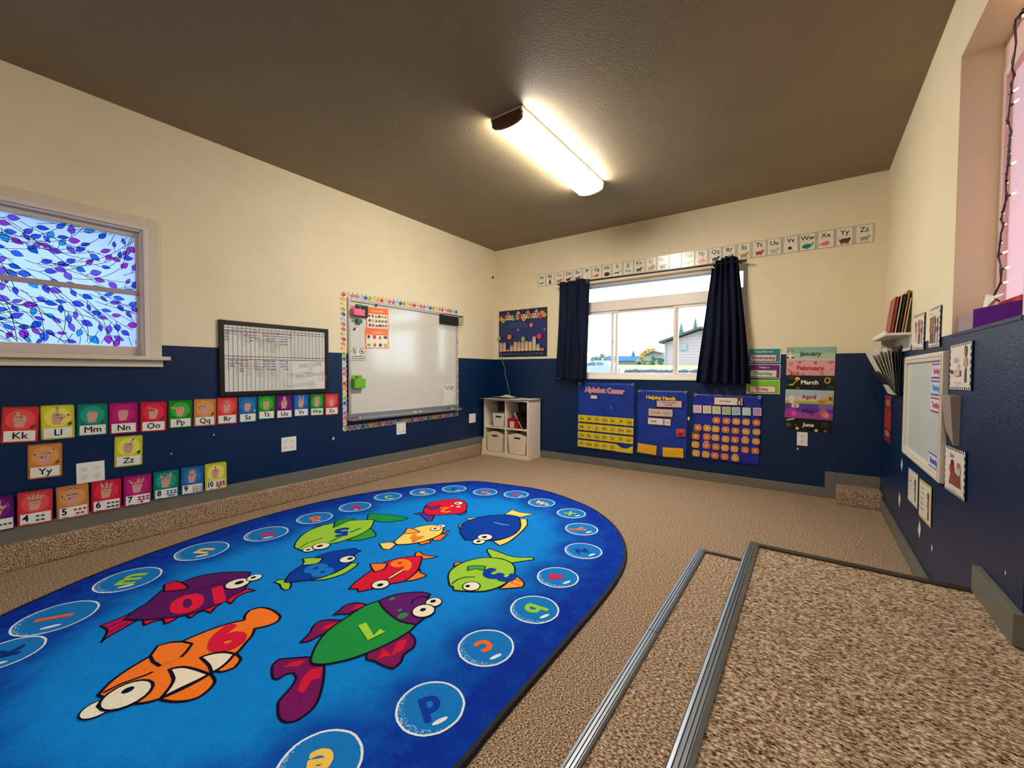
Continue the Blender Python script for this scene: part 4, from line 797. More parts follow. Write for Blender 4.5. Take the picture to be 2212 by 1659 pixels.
# ================================================================== BACK WALL
# alphabet strip: 26 cards in a row above the window
z6, z7, z8 = zm(1140, 460, 5.267), zm(1500, 460, 5.027), zm(1180, 540, 4.608)
cols = [(118, 208), (212, 305), (315, 410), (418, 512), (520, 620), (630, 725), (735, 845), (860, 950), (965, 1080), (1090, 1205), (1215, 1325), (1345, 1465), (1480, 1605), (1620, 1745), (1760, 1895), (1910, 2050), (2070, 2205)]
cols = [(z6(a_, 0)[0], z6(b_, 0)[0]) for a_, b_ in cols]+[(z7(a_, 0)[0], z7(b_, 0)[0]) for a_, b_ in [(307, 450), (470, 610), (628, 780), (790, 945), (965, 1125), (1140, 1315), (1335, 1515), (1535, 1720), (1742, 1940)]]
pa, pb, pc, pd = onW(1162.4, 593.9), onW(1886.9, 481.9), onW(1162.4, 619.9), onW(1886.9, 522.7)
ANI = {'A': 'alligator', 'B': 'bear', 'C': 'crab', 'D': 'dog', 'E': 'elephant', 'F': 'flamingo', 'G': 'fish', 'H': 'hedgehog', 'I': 'iguana', 'J': 'jellyfish', 'K': 'koala', 'L': 'lion', 'M': 'monkey', 'N': 'narwhal', 'O': 'otter', 'P': 'pig', 'Q': 'quail', 'R': 'rabbit', 'S': 'snail', 'T': 'tiger', 'U': 'unicorn', 'V': 'vole', 'W': 'whale', 'X': 'fish', 'Y': 'yak', 'Z': 'zebra'}
ACOL = dict(A=(90, 120, 60), B=(40, 36, 36), C=(210, 100, 50), D=(60, 52, 46), E=(90, 84, 90), F=(170, 160, 150), G=(220, 130, 70), H=(74, 52, 56), I=(70, 112, 72), J=(110, 170, 190), K=(90, 74, 66), L=(208, 130, 70), M=(80, 80, 92), N=(66, 62, 70), O=(110, 58, 48), P=(232, 112, 122), Q=(70, 40, 38), R=(130, 124, 110), S=(196, 150, 100), T=(196, 92, 40), U=(190, 184, 170), V=(44, 28, 34), W=(0, 132, 122), X=(220, 124, 112), Y=(110, 48, 30), Z=(180, 176, 162))
def animal(a, ch, w, h):
    c = ACOL[ch]; y = -h*.24
    if ch in 'AIO': a.ell(0, y, w*.26, h*.055, c, .12); a.stroke([(w*.2, y+h*.02), (w*.38, y+h*.12)], w*.05, c); a.ell(-w*.27, y-h*.02, w*.12, h*.035, c); [a.stroke([(x*w, y), (x*w*1.1, y-h*.09)], w*.035, c) for x in (-.15, .12)]
    elif ch in 'GX': a.ell(-w*.02, y, w*.26, h*.12, c, .15); a.poly([(-w*.22, y), (-w*.40, y+h*.06), (-w*.40, y-h*.10)], c); a.poly([(0, y+h*.1), (w*.1, y+h*.19), (w*.14, y+h*.08)], c); a.ell(w*.16, y+h*.03, w*.025, w*.025, (40, 30, 30))
    elif ch == 'W': a.ell(-w*.05, y, w*.30, h*.13, c, .1); a.stroke([(w*.2, y+h*.03), (w*.34, y+h*.12)], w*.08, c); a.poly([(w*.30, y+h*.10), (w*.28, y+h*.19), (w*.42, y+h*.15)], c); a.poly([(-w*.1, y-h*.08), (-w*.02, y-h*.20), (w*.04, y-h*.08)], c)
    elif ch == 'V': a.ell(-w*.05, y+h*.03, w*.13, h*.09, c, -.5); a.stroke([(w*.03, y-h*.02), (w*.25, y-h*.16)], w*.03, c)
    elif ch == 'J': a.ell(-w*.14, y+h*.05, w*.13, h*.07, c); a.ell(w*.16, y, w*.13, h*.07, c); [a.stroke([(x*w, y), (x*w, y-h*.14)], w*.02, c) for x in (-.2, -.1, .12, .2)]
    elif ch in 'HP': a.ell(0, y, w*.30, h*.15, c); a.ell(w*.28, y-h*.01, w*.08, h*.06, c); [a.stroke([(x*w, y-h*.08), (x*w, y-h*.17)], w*.06, c) for x in (-.15, .15)]
    elif ch == 'F': a.stroke([(0, y-h*.14), (0, y), (w*.1, y+h*.06), (0, y+h*.13)], w*.04, c)
    elif ch == 'B': a.ell(0, y, w*.13, h*.14, c); a.ell(0, y+h*.15, w*.09, h*.06, c); [a.stroke([(0, y-h*.05), (x*w, y-h*.18)], w*.06, c) for x in (-.16, .16)]
    else:
        a.ell(0, y, w*.25, h*.10, c); a.ell(w*.25, y+h*.09, w*.11, h*.075, c); [a.stroke([(x*w, y-h*.03), (x*w, y-h*.17)], w*.055, c) for x in (-.2, -.1, .1, .2)]; a.stroke([(-w*.22, y+h*.02), (-w*.36, y+h*.13)], w*.035, c)
        if ch in 'TZ': [a.stroke([(x*w, y-h*.08), (x*w, y+h*.08)], w*.02, (40, 30, 26)) for x in (-.12, 0, .12)]
        if ch == 'L': a.ell(w*.22, y+h*.08, w*.17, h*.12, (180, 90, 40)); a.ell(w*.22, y+h*.08, w*.10, h*.07, c)
        if ch == 'Y': a.ell(0, y+h*.02, w*.32, h*.12, c)
for i, (u0, u1) in enumerate(cols):
    ch = chr(65+i); ya, yb = onW(u0, 540).y, onW(u1, 540).y; t0 = (pa.y-(ya+yb)/2)/(pa.y-pb.y)
    zt, zb_ = pa.z+(pb.z-pa.z)*t0, pc.z+(pd.z-pc.z)*t0; wd, ht = ya-yb, zt-zb_
    if i == 25 or 1: wd = max(wd, .098)
    a = Art(.22); a.slab(wd+.006, ht, (206, 196, 166), .0012); a.rect(-wd/2+.004, -ht/2+.006, wd/2-.004, ht/2-.006, (232, 224, 204)); a.stroke([(-wd/2+.003, -ht/2+.005), (wd/2-.003, -ht/2+.005), (wd/2-.003, ht/2-.005), (-wd/2+.003, ht/2-.005)], .0018, (84, 76, 60), closed=True)
    a.text(ch+chr(97+i), 0, ht*.22, ht*.36, (26, 22, 22), 0, .015); a.stroke([(-wd*.34, ht*.02), (wd*.34, ht*.02)], .001, (160, 156, 146)); animal(a, ch, wd, ht)
    tag(a.build('alphabet_card', wallmat('W', Vector((XW-.0022, (ya+yb)/2, (zt+zb_)/2)), math.atan2(pb.z-pa.z, pa.y-pb.y))), 'white alphabet strip card %s%s with a small %s above the window' % (ch, chr(97+i), ANI[ch]), 'card', 'alphabet strip cards')

# curtains on a dark rod
RODX = XW-.075
def onC(x, y, off=0): return hit(*z8(x, y), 0, RODX-off)
r0_, r1_ = onC(122, 345), onC(1980, 105)
rt_ = empty('curtain_rod', (r0_+r1_)/2); tag(rt_, 'thin dark curtain rod across the top of the back window', 'curtain rod'); ir = rt_.matrix_world.inverted()
bm = bmesh.new(); tube(bm, [r0_, r1_], .008, 10); DKR = M((30, 22, 34), .35, 'dark_rod_metal', metal=.4); mesh('rod', bm, DKR, rt_, ir)
for p in (r0_, r1_):
    bm = bmesh.new(); d = (r1_-r0_).normalized()*(.012 if p is r1_ else -.012); tube(bm, [p-d*.2, p+d*.3, p+d], [.008, .012, .006], 10); mesh('finial', bm, DKR, rt_, ir)
    q = p-(d*3); bm = bmesh.new(); tube(bm, [q, Vector((XW, q.y, q.z-.004))], .005, 8); mesh('bracket', bm, DKR, rt_, ir)
CLOTH = noisy('navy_curtain_cloth', [(12, 20, 40), (18, 28, 54)], (200, 200, 200), .85, .3, .001, spec=.2)
def curtain(top, bot, nf, amp, label, seed, flare=0, grom=()):
    """top/bot: lists of picture points along the upper and the lower hem, left to right"""
    T = [onC(*p) for p in top]; Bt = [onC(*p) for p in bot]; rnd = random.Random(seed); ph = [rnd.uniform(.7, 1.3) for _ in range(20)]
    def along(P, s):
        k = s*(len(P)-1); i = min(int(k), len(P)-2); return P[i].lerp(P[i+1], k-i)
    ns, nv = 120, 40; bm = bmesh.new(); g = []
    for i in range(ns+1):
        s = i/ns; a_, b_ = along(T, s), along(Bt, s); col = []
        for j in range(nv+1):
            v = j/nv; p = a_.lerp(b_, v); am = amp*(.75+.5*v); k = int(s*nf) % 20
            p.x += am*math.sin(2*math.pi*s*nf+.5*math.sin(v*3+seed))*ph[k]*.9+.006*math.sin(s*37+v*5)
            p.x = min(p.x, XW-.012); col.append(bm.verts.new(p))
        g.append(col)
    for i in range(ns):
        for j in range(nv): bm.faces.new((g[i][j], g[i][j+1], g[i+1][j+1], g[i+1][j]))
    t = empty('curtain', T[0].lerp(T[-1], .5)); tag(t, label, 'curtain', 'navy curtains at the back window'); it = t.matrix_world.inverted()
    o = mesh('cloth', bm, CLOTH, t, it, True); md = o.modifiers.new('thick', 'SOLIDIFY'); md.thickness = .002
    for gx, gy in grom:
        p = onC(gx, gy); bm = bmesh.new(); n = 16; cz = p+Vector((-.012, 0, 0)); tube(bm, [cz+Vector((.004*math.sin(2*k*math.pi/n), .013*math.cos(2*k*math.pi/n), .019*math.sin(2*k*math.pi/n))) for k in range(n+1)], .0035, 6, caps=False); mesh('grommet', bm, M((190, 188, 186), .25, metal=.9), t, it)
curtain([(132, 318), (200, 318), (290, 300), (330, 285), (440, 290)], [(100, 1270), (200, 1300), (300, 1300), (405, 1300)], 4.6, .022, 'navy curtain gathered at the left of the back window', 1, grom=[(415, 318)])
curtain([(1655, 130), (1740, 90), (1790, 66), (1890, 62), (1912, 90)], [(1490, 1320), (1650, 1330), (1800, 1330), (1920, 1335), (2040, 1330)], 5.6, .026, 'navy curtain flaring to the hem at the right of the back window', 3, grom=[(1676, 160)])

# pocket charts
zc = zm(1230, 810, 5.144)
def chart(q, col, label):
    M4, wd, ht = place('W', [zc(*p) for p in q], .003); t = empty('pocket_chart', M4); tag(t, label, 'pocket chart'); return t, M4, wd, ht
def cloth_sheet(t, wd, ht, col, seed):
    rnd = random.Random(seed); bm = bmesh.new(); nx, ny = 24, 30; g = [[bm.verts.new((-wd/2+wd*i/nx, -ht/2+ht*j/ny, .002+.003*math.sin(i*.7+seed+j*.25)*math.sin(j*.31+i*.2))) for j in range(ny+1)] for i in range(nx+1)]
    for i in range(nx):
        for j in range(ny): bm.faces.new((g[i][j], g[i+1][j], g[i+1][j+1], g[i][j+1]))
    o = mesh('backing', bm, col, t, None, True); md = o.modifiers.new('thick', 'SOLIDIFY'); md.thickness = .001; md.offset = -1
    for sx in (-1, 1):
        bm = bmesh.new(); n = 14; tube(bm, [(sx*(wd/2-.018)+.011*math.cos(2*k*math.pi/n), ht/2-.012+.011*math.sin(2*k*math.pi/n), .008) for k in range(n+1)], .004, 6, caps=False); mesh('grommet', bm, M((186, 184, 176), .3, metal=.7), t)
    a = Art(.4); a.z = .0085
    for k in range(1, 4): a.stroke([(-wd/2+wd*k/4, ht/2-.004), (-wd/2+wd*k/4+.004, ht/2-.016)], .0015, (120, 130, 190))
    a.build('stitching', Matrix.Identity(4), t)
ROY = noisy('royal_blue_nylon', [(16, 44, 132), (24, 58, 158)], (6, 6, 6), .45, .2, .001, bscale=60, spec=.4)
ROY2 = noisy('royal_blue_nylon_dark', [(18, 30, 128), (26, 44, 156)], (6, 6, 6), .45, .2, .001, bscale=60, spec=.4)
# Alphabet Center
t, M4, wd, ht = chart([(100, 85), (735, 90), (705, 885), (92, 800)], ROY, 'blue Alphabet Center pocket chart with rows of yellow letter pockets')
cloth_sheet(t, wd, ht, ROY, 1)
a = Art(.4); a.z = .0085
for c_, bo in (((236, 228, 222), .075), ((196, 28, 50), .02)): a.text('Alphabet Center', -.01, ht*.385, .072, c_, -.02, bo, .86)
a.build('title_lettering', Matrix.Identity(4), t)
MI = M4.inverted()
def lw(x, y, off=.010): p = onW(*zc(x, y), off); return MI @ p
YEL = [noisy('yellow_pocket_vinyl', [(196, 174, 30), (222, 200, 54)], (30, 30, 30), .3, .1, .001, spec=.5), (60, 50, 10)]
tl, tr, bl, brr = lw(100, 432), lw(715, 478), lw(95, 800), lw(705, 880)
k = 0
for r in range(4):
    for c_ in range(7):
        if k > 26: break
        f0, f1, g0, g1 = c_/7, (c_+1)/7, r/4, (r+1)/4
        if k == 26: f1 = 1.0
        P = lambda f_, g_: tl*(1-f_)*(1-g_)+tr*f_*(1-g_)+bl*(1-f_)*g_+brr*f_*g_
        A_, B_, D_, E_ = P(f0, g0+.02), P(f1, g0+.02), P(f1, g1-.015), P(f0, g1-.015)
        cx, cy = (A_.x+D_.x)/2, (A_.y+D_.y)/2; hw, hh = abs(B_.x-A_.x)/2, abs(A_.y-E_.y)/2; sk = (B_.y-A_.y)/2
        a = Art(.3); a.z = 0
        if k == 26: a.poly([(-hw, hh-sk), (-hw*.3, hh*.1), (hw*.3, hh*.1), (hw, hh+sk), (hw, -hh+sk), (-hw, -hh-sk)], YEL[0])
        else:
            a.poly([(-hw, hh-sk), (hw, hh+sk), (hw, -hh+sk), (-hw, -hh-sk)], YEL[0]); a.stroke([(-hw*.92, -hh-sk*.92+.002), (hw*.92, -hh+sk*.92+.002)], .004, (34, 26, 8)); a.stroke([(-hw, hh-sk), (-hw, -hh-sk)], .0015, (236, 214, 90))
            a.text(chr(65+k)+chr(97+k), 0, 0, hh*1.15, (96, 76, 18), 0, .02, .9)
        a.build('letter_pocket', Matrix.Translation((cx, cy, .0088+.0006*r)), t); k += 1
a = Art(.3); a.slab(.068, .035, (218, 204, 184), .001); a.stroke([(-.03, .012), (.0, .015), (.03, .004)], .002, (240, 232, 218)); p = onW(*zc(272, 245), .016)
tag(a.build('blank_card', wallmat('W', p)), 'blank cream card tucked under the Alphabet Center title', 'card')
# Helping Hands
t, M4, wd, ht = chart([(765, 160), (1325, 180), (1300, 945), (745, 885)], ROY, 'blue Helping Hands pocket chart between the two wider charts'); cloth_sheet(t, wd, ht, ROY, 5); MI = M4.inverted()
a = Art(.4); a.z = .0085; a.text('Helping Hands', -.01, ht*.385, .050, (246, 200, 20), -.03, .035, .92); a.build('title_lettering', Matrix.Identity(4), t)
for q in ([(755, 745), (972, 790), (968, 895), (755, 860)], [(1032, 800), (1270, 812), (1268, 925), (1035, 908)]):
    m4, w_, h_ = place('W', [zc(*p) for p in q], .016); m4 = MI @ m4; a = Art(.35); a.slab(w_, h_, (150, 96, 30), .001); a.rect(-w_*.48, -h_*.45, w_*.48, h_*.45, (226, 168, 26)); a.stroke([(-w_*.45, h_*.38), (0, h_*.30), (w_*.45, h_*.4)], .003, (250, 200, 60)); a.stroke([(-w_*.2, -h_*.16), (w_*.2, -h_*.16)], .003, (180, 110, 30)); a.build('amber_pocket', m4, t)
def wcard(q, bg, rim, txt, label, name='word_card', tc_=(30, 26, 26), extra=None, ts=.42, lines=None, dx=0, zoom=zc, off=.0165, bold=.03):
    m4, w_, h_ = place('W', [zoom(*p) for p in q], off); a = Art(.35); a.slab(w_, h_, rim, .001); b_ = min(w_, h_)*.07; a.rect(-w_/2+b_, -h_/2+b_, w_/2-b_, h_/2-b_, bg)
    if lines:
        for i, l in enumerate(lines): a.text(l, dx*w_, h_*(.2-.34*i), h_*.24, tc_, 0, bold)
    elif txt: a.text(txt, dx*w_, 0, h_*ts, tc_, 0, bold)
    if extra: extra(a, w_, h_)
    return tag(a.build(name, m4), label, 'card')
wcard([(968, 280), (1252, 285), (1253, 368), (965, 355)], (206, 180, 176), (128, 20, 60), None, 'card asking about the weather on the Helping Hands chart', lines=["What's the weather", 'like today?'])
wcard([(872, 367), (1150, 382), (1150, 470), (880, 458)], (208, 186, 168), (150, 70, 70), 'Cloudy', 'Cloudy weather card on the Helping Hands chart', tc_=(150, 118, 106), dx=-.2, extra=lambda a, w_, h_: (a.ell(w_*.2, -h_*.02, w_*.10, h_*.2, (170, 166, 168)), a.ell(w_*.32, 0, w_*.12, h_*.26, (176, 172, 174))))
wcard([(870, 472), (1128, 488), (1128, 570), (872, 545)], (228, 218, 206), (170, 110, 90), 'Cold', 'Cold weather card with a snowflake on the Helping Hands chart', dx=-.25, extra=lambda a, w_, h_: (a.rect(w_*.16, -h_*.4, w_*.24, h_*.4, (150, 140, 140)), [a.stroke([(w_*.36-h_*.26*math.cos(k), -h_*.26*math.sin(k)), (w_*.36+h_*.26*math.cos(k), h_*.26*math.sin(k))], .0022, (110, 120, 140)) for k in (0, 1.05, 2.1)]))
wcard([(1187, 600), (1287, 600), (1287, 685), (1187, 680)], (190, 26, 34), (224, 100, 90), None, 'small red square card at the right edge of the Helping Hands chart', extra=lambda a, w_, h_: (a.stroke([(-w_*.35, h_*.28), (w_*.35, h_*.28)], .003, (240, 190, 180)), a.stroke([(-w_*.35, h_*.1), (w_*.35, h_*.1)], .003, (240, 170, 160)), a.rect(-w_*.2, -h_*.36, w_*.1, -h_*.1, (90, 20, 30))))
# October calendar
t, M4, wd, ht = chart([(1385, 200), (2150, 240), (2110, 1010), (1350, 925)], ROY2, 'blue October calendar pocket chart filled with small pumpkin number cards'); cloth_sheet(t, wd, ht, ROY2, 9)
wcard([(1607, 245), (1930, 250), (1925, 345), (1605, 332)], (226, 214, 196), (122, 26, 70), 'October', 'October header card with a dog at its right end', ts=.36, dx=-.10, tc_=(40, 30, 30), bold=.01, extra=lambda a, w_, h_: (a.ell(w_*.38, h_*.3, w_*.07, h_*.22, (84, 50, 30)), a.ell(w_*.38, -h_*.15, w_*.075, h_*.36, (70, 38, 24)), a.ell(w_*.38, -h_*.15, w_*.03, h_*.26, (226, 214, 196)), a.ell(w_*.38, h_*.26, w_*.03, h_*.1, (150, 110, 80))))
PC = [((212, 176, 190), 'pink'), ((206, 196, 158), 'cream'), ((206, 200, 140), 'yellow'), ((168, 180, 130), 'green'), ((136, 188, 190), 'teal'), ((186, 208, 200), 'mint'), ((176, 140, 180), 'lilac')]
for i, (x, y) in enumerate([(1423, 378), (1530, 384), (1635, 390), (1745, 398), (1852, 402), (1968, 406), (2088, 408)]):
    wcard([(x-46, y-44), (x+46, y-42), (x+46, y+44), (x-46, y+42)], PC[i][0], (226, 220, 214), None, 'blank pastel %s day square, number %d from the left under the October header' % (PC[i][1], i+1) if 0 else 'blank pastel %s square in the top row of the October chart' % PC[i][1], name='day_card', extra=lambda a, w_, h_: (a.stroke([(-w_*.2, -h_*.05), (w_*.2, -h_*.05)], .002, (170, 170, 165)), a.stroke([(-w_*.15, h_*.1), (w_*.15, h_*.1)], .002, (190, 188, 180))))['group'] = 'blank day squares of the October chart'
PK = [(1632, 503), (1745, 510), (1853, 517), (1963, 522), (2078, 530), (1427, 583), (1530, 590), (1625, 600), (1735, 608), (1845, 620), (1962, 628), (2078, 633), (1405, 677), (1527, 686), (1623, 695), (1735, 712), (1840, 720), (1953, 728), (2073, 738), (1400, 773), (1522, 782), (1627, 798), (1728, 810), (1833, 822), (1952, 832), (2065, 842), (1407, 868), (1515, 882), (1617, 895), (1725, 907), (1842, 925)]
OCO = 'ooaaooaaooaaxoaaoaaaooaaooaaooa'
for i, (x, y) in enumerate(PK):
    p = onW(*zc(x, y), .0125); p2 = onW(*zc(x+44, y), .0125); w_ = p.y-p2.y; c_ = (222, 116, 58) if OCO[i] in 'ox' else (222, 158, 62); a = Art(.4); h_ = w_*.92
    dk = tuple(int(v*.72) for v in c_)
    for dx in (-.45, .45): a.ell(dx*w_, 0, w_*.55, h_, c_)
    a.ell(0, 0, w_*.62, h_*1.02, c_); a.stroke([(-w_*.4, h_*.7), (-w_*.5, 0), (-w_*.4, -h_*.7)], .0016, dk); a.stroke([(w_*.4, h_*.7), (w_*.5, 0), (w_*.4, -h_*.7)], .0016, dk); a.stroke([(0, h_*.9), (.003, h_*1.25)], .004, (70, 90, 40))
    if i == 12: a.rect(-w_*.85, h_*.5, w_*.8, h_*1.5, (60, 96, 40)); a.rect(-w_*.85, -h_, w_*.85, h_*.6, c_)
    a.ell(0, 0, w_*.34, w_*.34, (236, 222, 200)); a.text(str(i+1), 0, 0, w_*.5, (60, 34, 26), 0, .03)
    if i in (17, 20, 30): a.rect(-w_*.6, h_*.95, w_*.6, h_*1.15, (210, 200, 190)); a.rect(-w_*.6, h_*1.3, w_*.6, h_*1.42, (190, 180, 176))
    tag(a.build('pumpkin_card', wallmat('W', p, -.03)), 'small %s pumpkin card numbered %d on the October chart' % ('orange' if OCO[i] in 'ox' else 'amber', i+1), 'card', 'pumpkin number cards of the October chart')
# day signs and month signs
zd = zm(1590, 730, 6.38)
def daysign(q, bg, top, word, wc, bgc, rim, label, cq=None):
    m4, w_, h_ = place('W', [zd(*p) for p in q], .003); a = Art(.25); a.slab(w_, h_, (230, 224, 210), .0015, .003); a.rect(-w_/2+.005, -h_/2+.005, w_/2-.005, h_/2-.005, bg)
    if top: a.text(top, 0, h_*.27, h_*.18, (226, 226, 210), 0, .015)
    tag(a.build('day_sign', m4), label, 'sign', 'day signs beside the curtain')
    n4 = m4 @ Matrix.Translation((-.004, -h_*.17, .0024)); a = Art(.25); cw, chh = w_*.80, h_*.46; a.slab(cw, chh, rim, .001); a.rect(-cw/2+.004, -chh/2+.004, cw/2-.004, chh/2-.004, bgc); a.text(word, 0, 0, chh*.66, wc, 0, .035)
    tag(a.build('day_word_card', n4), '%s word card on the %s day sign' % (word, label.split()[0]), 'card')
daysign([(165, 148), (615, 138), (618, 345), (155, 337)], (0, 126, 142), 'Yesterday was', 'Wednesday', (112, 28, 78), (222, 206, 200), (150, 50, 80), 'teal sign reading Yesterday was, topmost of three')
daysign([(165, 360), (613, 360), (612, 562), (165, 550)], (106, 30, 122), 'Today is', 'Thursday', (84, 120, 80), (214, 220, 190), (200, 206, 176), 'purple sign reading Today is, middle of three')
daysign([(150, 575), (605, 575), (603, 775), (142, 765)], (122, 200, 20), '', 'Friday', (176, 48, 44), (234, 218, 206), (176, 60, 50), 'lime green sign, lowest of three beside the curtain')
def heart(a, x, y, s, c, r=0):
    pts = [(16*math.sin(t)**3/16, (13*math.cos(t)-5*math.cos(2*t)-2*math.cos(3*t)-math.cos(4*t))/16) for t in [2*math.pi*k/20 for k in range(20)]]
    a.poly([(x+s*(px*math.cos(r)-py*math.sin(r)), y+s*(px*math.sin(r)+py*math.cos(r))) for px, py in pts], c)
def month(q, word, bg, tc_, dec, label, off=.003, dx=0, dy=0, bold=.02, size=.42):
    m4, w_, h_ = place('W', q, off); a = Art(.25); a.slab(w_, h_, bg, .0012); dec(a, w_, h_); a.text(word, dx*w_, dy*h_, h_*size, tc_, 0, bold); tag(a.build('month_sign', m4), label, 'sign', 'month signs on the back wall')
def jan(a, w, h): a.rect(-w/2, -h/2, w/2, h*.05, (176, 196, 166)); a.rect(-w/2, -h/2, w/2, -h*.38, (206, 202, 190)); [a.ell(-w*.42+x*w, -h*.08+y*h, r*h, r*h*.8, c) for x, y, r, c in ((0, .18, .13, (232, 228, 220)), (0, -.12, .2, (232, 228, 220)), (-.035, .27, .05, (30, 30, 34)), (.035, .27, .05, (30, 30, 34)), (-.05, -.2, .08, (30, 30, 34)), (.05, -.2, .08, (30, 30, 34)), (-.012, .18, .03, (30, 30, 34)), (.02, .18, .03, (30, 30, 34)))]
def feb(a, w, h):
    for x, y, s, c in ((-.41, .26, .17, (214, 120, 124)), (-.22, .38, .11, (206, 36, 60)), (.11, .34, .12, (206, 36, 60)), (.42, .40, .19, (206, 104, 112)), (.44, -.05, .06, (190, 40, 60)), (-.25, -.35, .10, (206, 60, 72)), (-.14, -.40, .08, (206, 36, 60)), (.04, -.36, .08, (222, 130, 132)), (.24, -.36, .13, (214, 110, 116))): heart(a, x*w, y*h, s*h*.9, c)
    for k in range(5): a.stroke([(-w*.49+k*.02, -h*.02-k*h*.09), (-w*.36-k*w*.018, -h*.47)], .0035, (190, 26, 40))
def mar(a, w, h):
    for x, y in ((-.42, .34), (-.38, .36), (-.46, -.2), (.43, .28), (.44, -.3), (.40, -.34)): a.ell(x*w, y*h, h*.14, h*.12, (18, 74, 26))
    a.ell(-w*.26, h*.28, w*.055, h*.13, (224, 188, 70)); a.stroke([(-w*.26, h*.2), (-w*.36, -h*.16)], .006, (214, 180, 70)); a.ell(-w*.39, -h*.17, w*.05, h*.06, (214, 180, 70)); a.stroke([(-w*.26, -h*.33), (-w*.26, -h*.42), (-w*.21, -h*.42)], .006, (214, 170, 60))
    a.stroke([(w*.32, h*.02), (w*.31, h*.02), (w*.325, h*.3), (w*.37, h*.36), (w*.415, h*.28), (w*.40, -.0), (w*.385, -h*.04)], .007, (224, 188, 90)); a.ell(w*.355, -h*.02, .006, .006, (224, 188, 90))
def apr(a, w, h):
    a.rect(-w/2, -h/2, w/2, -h*.28, (188, 178, 60)); a.rect(-w/2, -h*.30, w/2, -h*.02, (206, 206, 196)); a.poly([(w*.14, -h*.28), (w*.5, -h*.28), (w*.5, h*.4), (w*.42, h*.3), (w*.28, h*.02)], (212, 178, 128)); a.ell(-w*.34, -h*.12, w*.12, h*.24, (206, 190, 180)); a.ell(-w*.36, -h*.16, w*.06, h*.2, (232, 226, 220)); a.ell(w*.27, -h*.3, w*.08, h*.14, (206, 130, 56)); a.ell(w*.33, -h*.22, w*.04, h*.14, (216, 150, 70)); a.rect(w*.4, -h*.2, w*.48, h*.05, (110, 96, 90))
    a.rect(-w*.42, -h*.49, -w*.30, -h*.38, (230, 222, 214)); a.ell(-w*.36, -h*.22, .003, .003, (20, 20, 20))
def may(a, w, h):
    a.rect(-w/2, -h/2, w/2, -h*.05, (158, 72, 152)); a.ell(-w*.36, -h*.12, w*.12, h*.3, (186, 48, 140)); a.ell(-w*.3, -h*.2, w*.06, h*.2, (206, 90, 176)); a.ell(w*.31, -h*.05, w*.09, h*.26, (206, 92, 116)); a.ell(w*.36, -h*.2, w*.07, h*.2, (226, 140, 130)); a.rect(-w*.36, h*.22, -w*.2, h*.48, (232, 200, 196)); heart(a, -w*.28, h*.34, h*.06, (60, 20, 50)); a.rect(w*.2, h*.2, w/2, h*.48, (120, 110, 170))
def jun(a, w, h):
    for x, y, r, c in ((-.44, -.1, .20, (70, 80, 40)), (-.24, -.34, .12, (216, 196, 134)), (.17, -.40, .12, (216, 196, 134)), (.36, -.38, .10, (120, 110, 90)), (.34, .08, .26, (52, 40, 34)), (-.06, -.42, .06, (90, 70, 50))): a.ell(x*w, y*h, r*h, r*h, c)
    a.stroke([(-w*.48, h*.30), (-w*.31, h*.44)], .010, (226, 206, 200)); a.stroke([(-w*.28, 0), (-w*.28, -h*.12)], .003, (200, 190, 160))
month([(1699.7, 750.4), (1805.5, 748.5), (1804, 779.4), (1698.9, 778.6)], 'January', (136, 178, 158), (22, 24, 32), jan, 'January sign with a panda on pale green, top of the month column', .0046)
month([(1698.9, 778.6), (1804, 779.4), (1802.9, 811.5), (1698.2, 810.7)], 'February', (228, 160, 160), (196, 34, 60), feb, 'pink February sign with hearts in the month column')
month([(1699.7, 811.5), (1802.4, 811.8), (1801.6, 841.6), (1697.4, 840.5)], 'March', (16, 16, 12), (236, 230, 206), mar, 'black March sign with clovers and a horseshoe', bold=.045, dx=.0)
month([(1697, 840.5), (1801.6, 844.1), (1800, 875), (1696.3, 870.3)], 'April', (168, 196, 196), (196, 34, 76), apr, 'April sign with a rabbit and a landscape in pale blue', .0046)
month([(1695.8, 870.3), (1799.7, 875), (1798.9, 908.7), (1695, 900.8)], 'May', (92, 60, 160), (52, 16, 92), may, 'purple May sign with pink flowers', bold=.015)
month([(1697, 901), (1798.5, 908.7), (1797.7, 935.3), (1697, 927.5)], 'June', (22, 16, 16), (236, 230, 216), jun, 'black June sign with gold dots, lowest of the month column', .0015, bold=.045)
# birthday poster
zb = zm(1060, 650, 11.85); m4, w_, h_ = place('W', [zb(*p) for p in [(235, 265), (1470, 155), (1425, 1430), (190, 1430)]], .003, False); a = Art(.35)
a.slab(w_, h_, (14, 20, 66), .001); a.rect(-w_*.48, -h_*.38, w_*.48, h_*.40, (22, 44, 104)); a.rect(-w_*.25, h_*.12, w_*.1, h_*.22, (40, 62, 116)); a.stroke([(-w_*.48, h_*.41), (-w_*.2, h_*.36), (w_*.3, h_*.37), (w_*.48, h_*.43)], .003, (120, 140, 160))
tt_ = 'OUR BIRTHDAYS'; fc = [(226, 160, 140), (240, 190, 150), (190, 210, 170), (150, 190, 70), (200, 190, 150), (170, 40, 40), (240, 190, 150), (190, 200, 180), (140, 180, 90), (200, 120, 110), (236, 190, 150), (150, 180, 160), (150, 180, 160)]
for i, ch in enumerate(tt_):
    x = w_*(-.33+.058*i)
    if ch != ' ': a.poly([(x-w_*.03, h_*.39), (x+w_*.03, h_*.39), (x+w_*.03, h_*.31), (x, h_*.28), (x-w_*.03, h_*.31)], fc[i]); a.text(ch, x, h_*.35, h_*.065, (50, 30, 40), 0, .05)
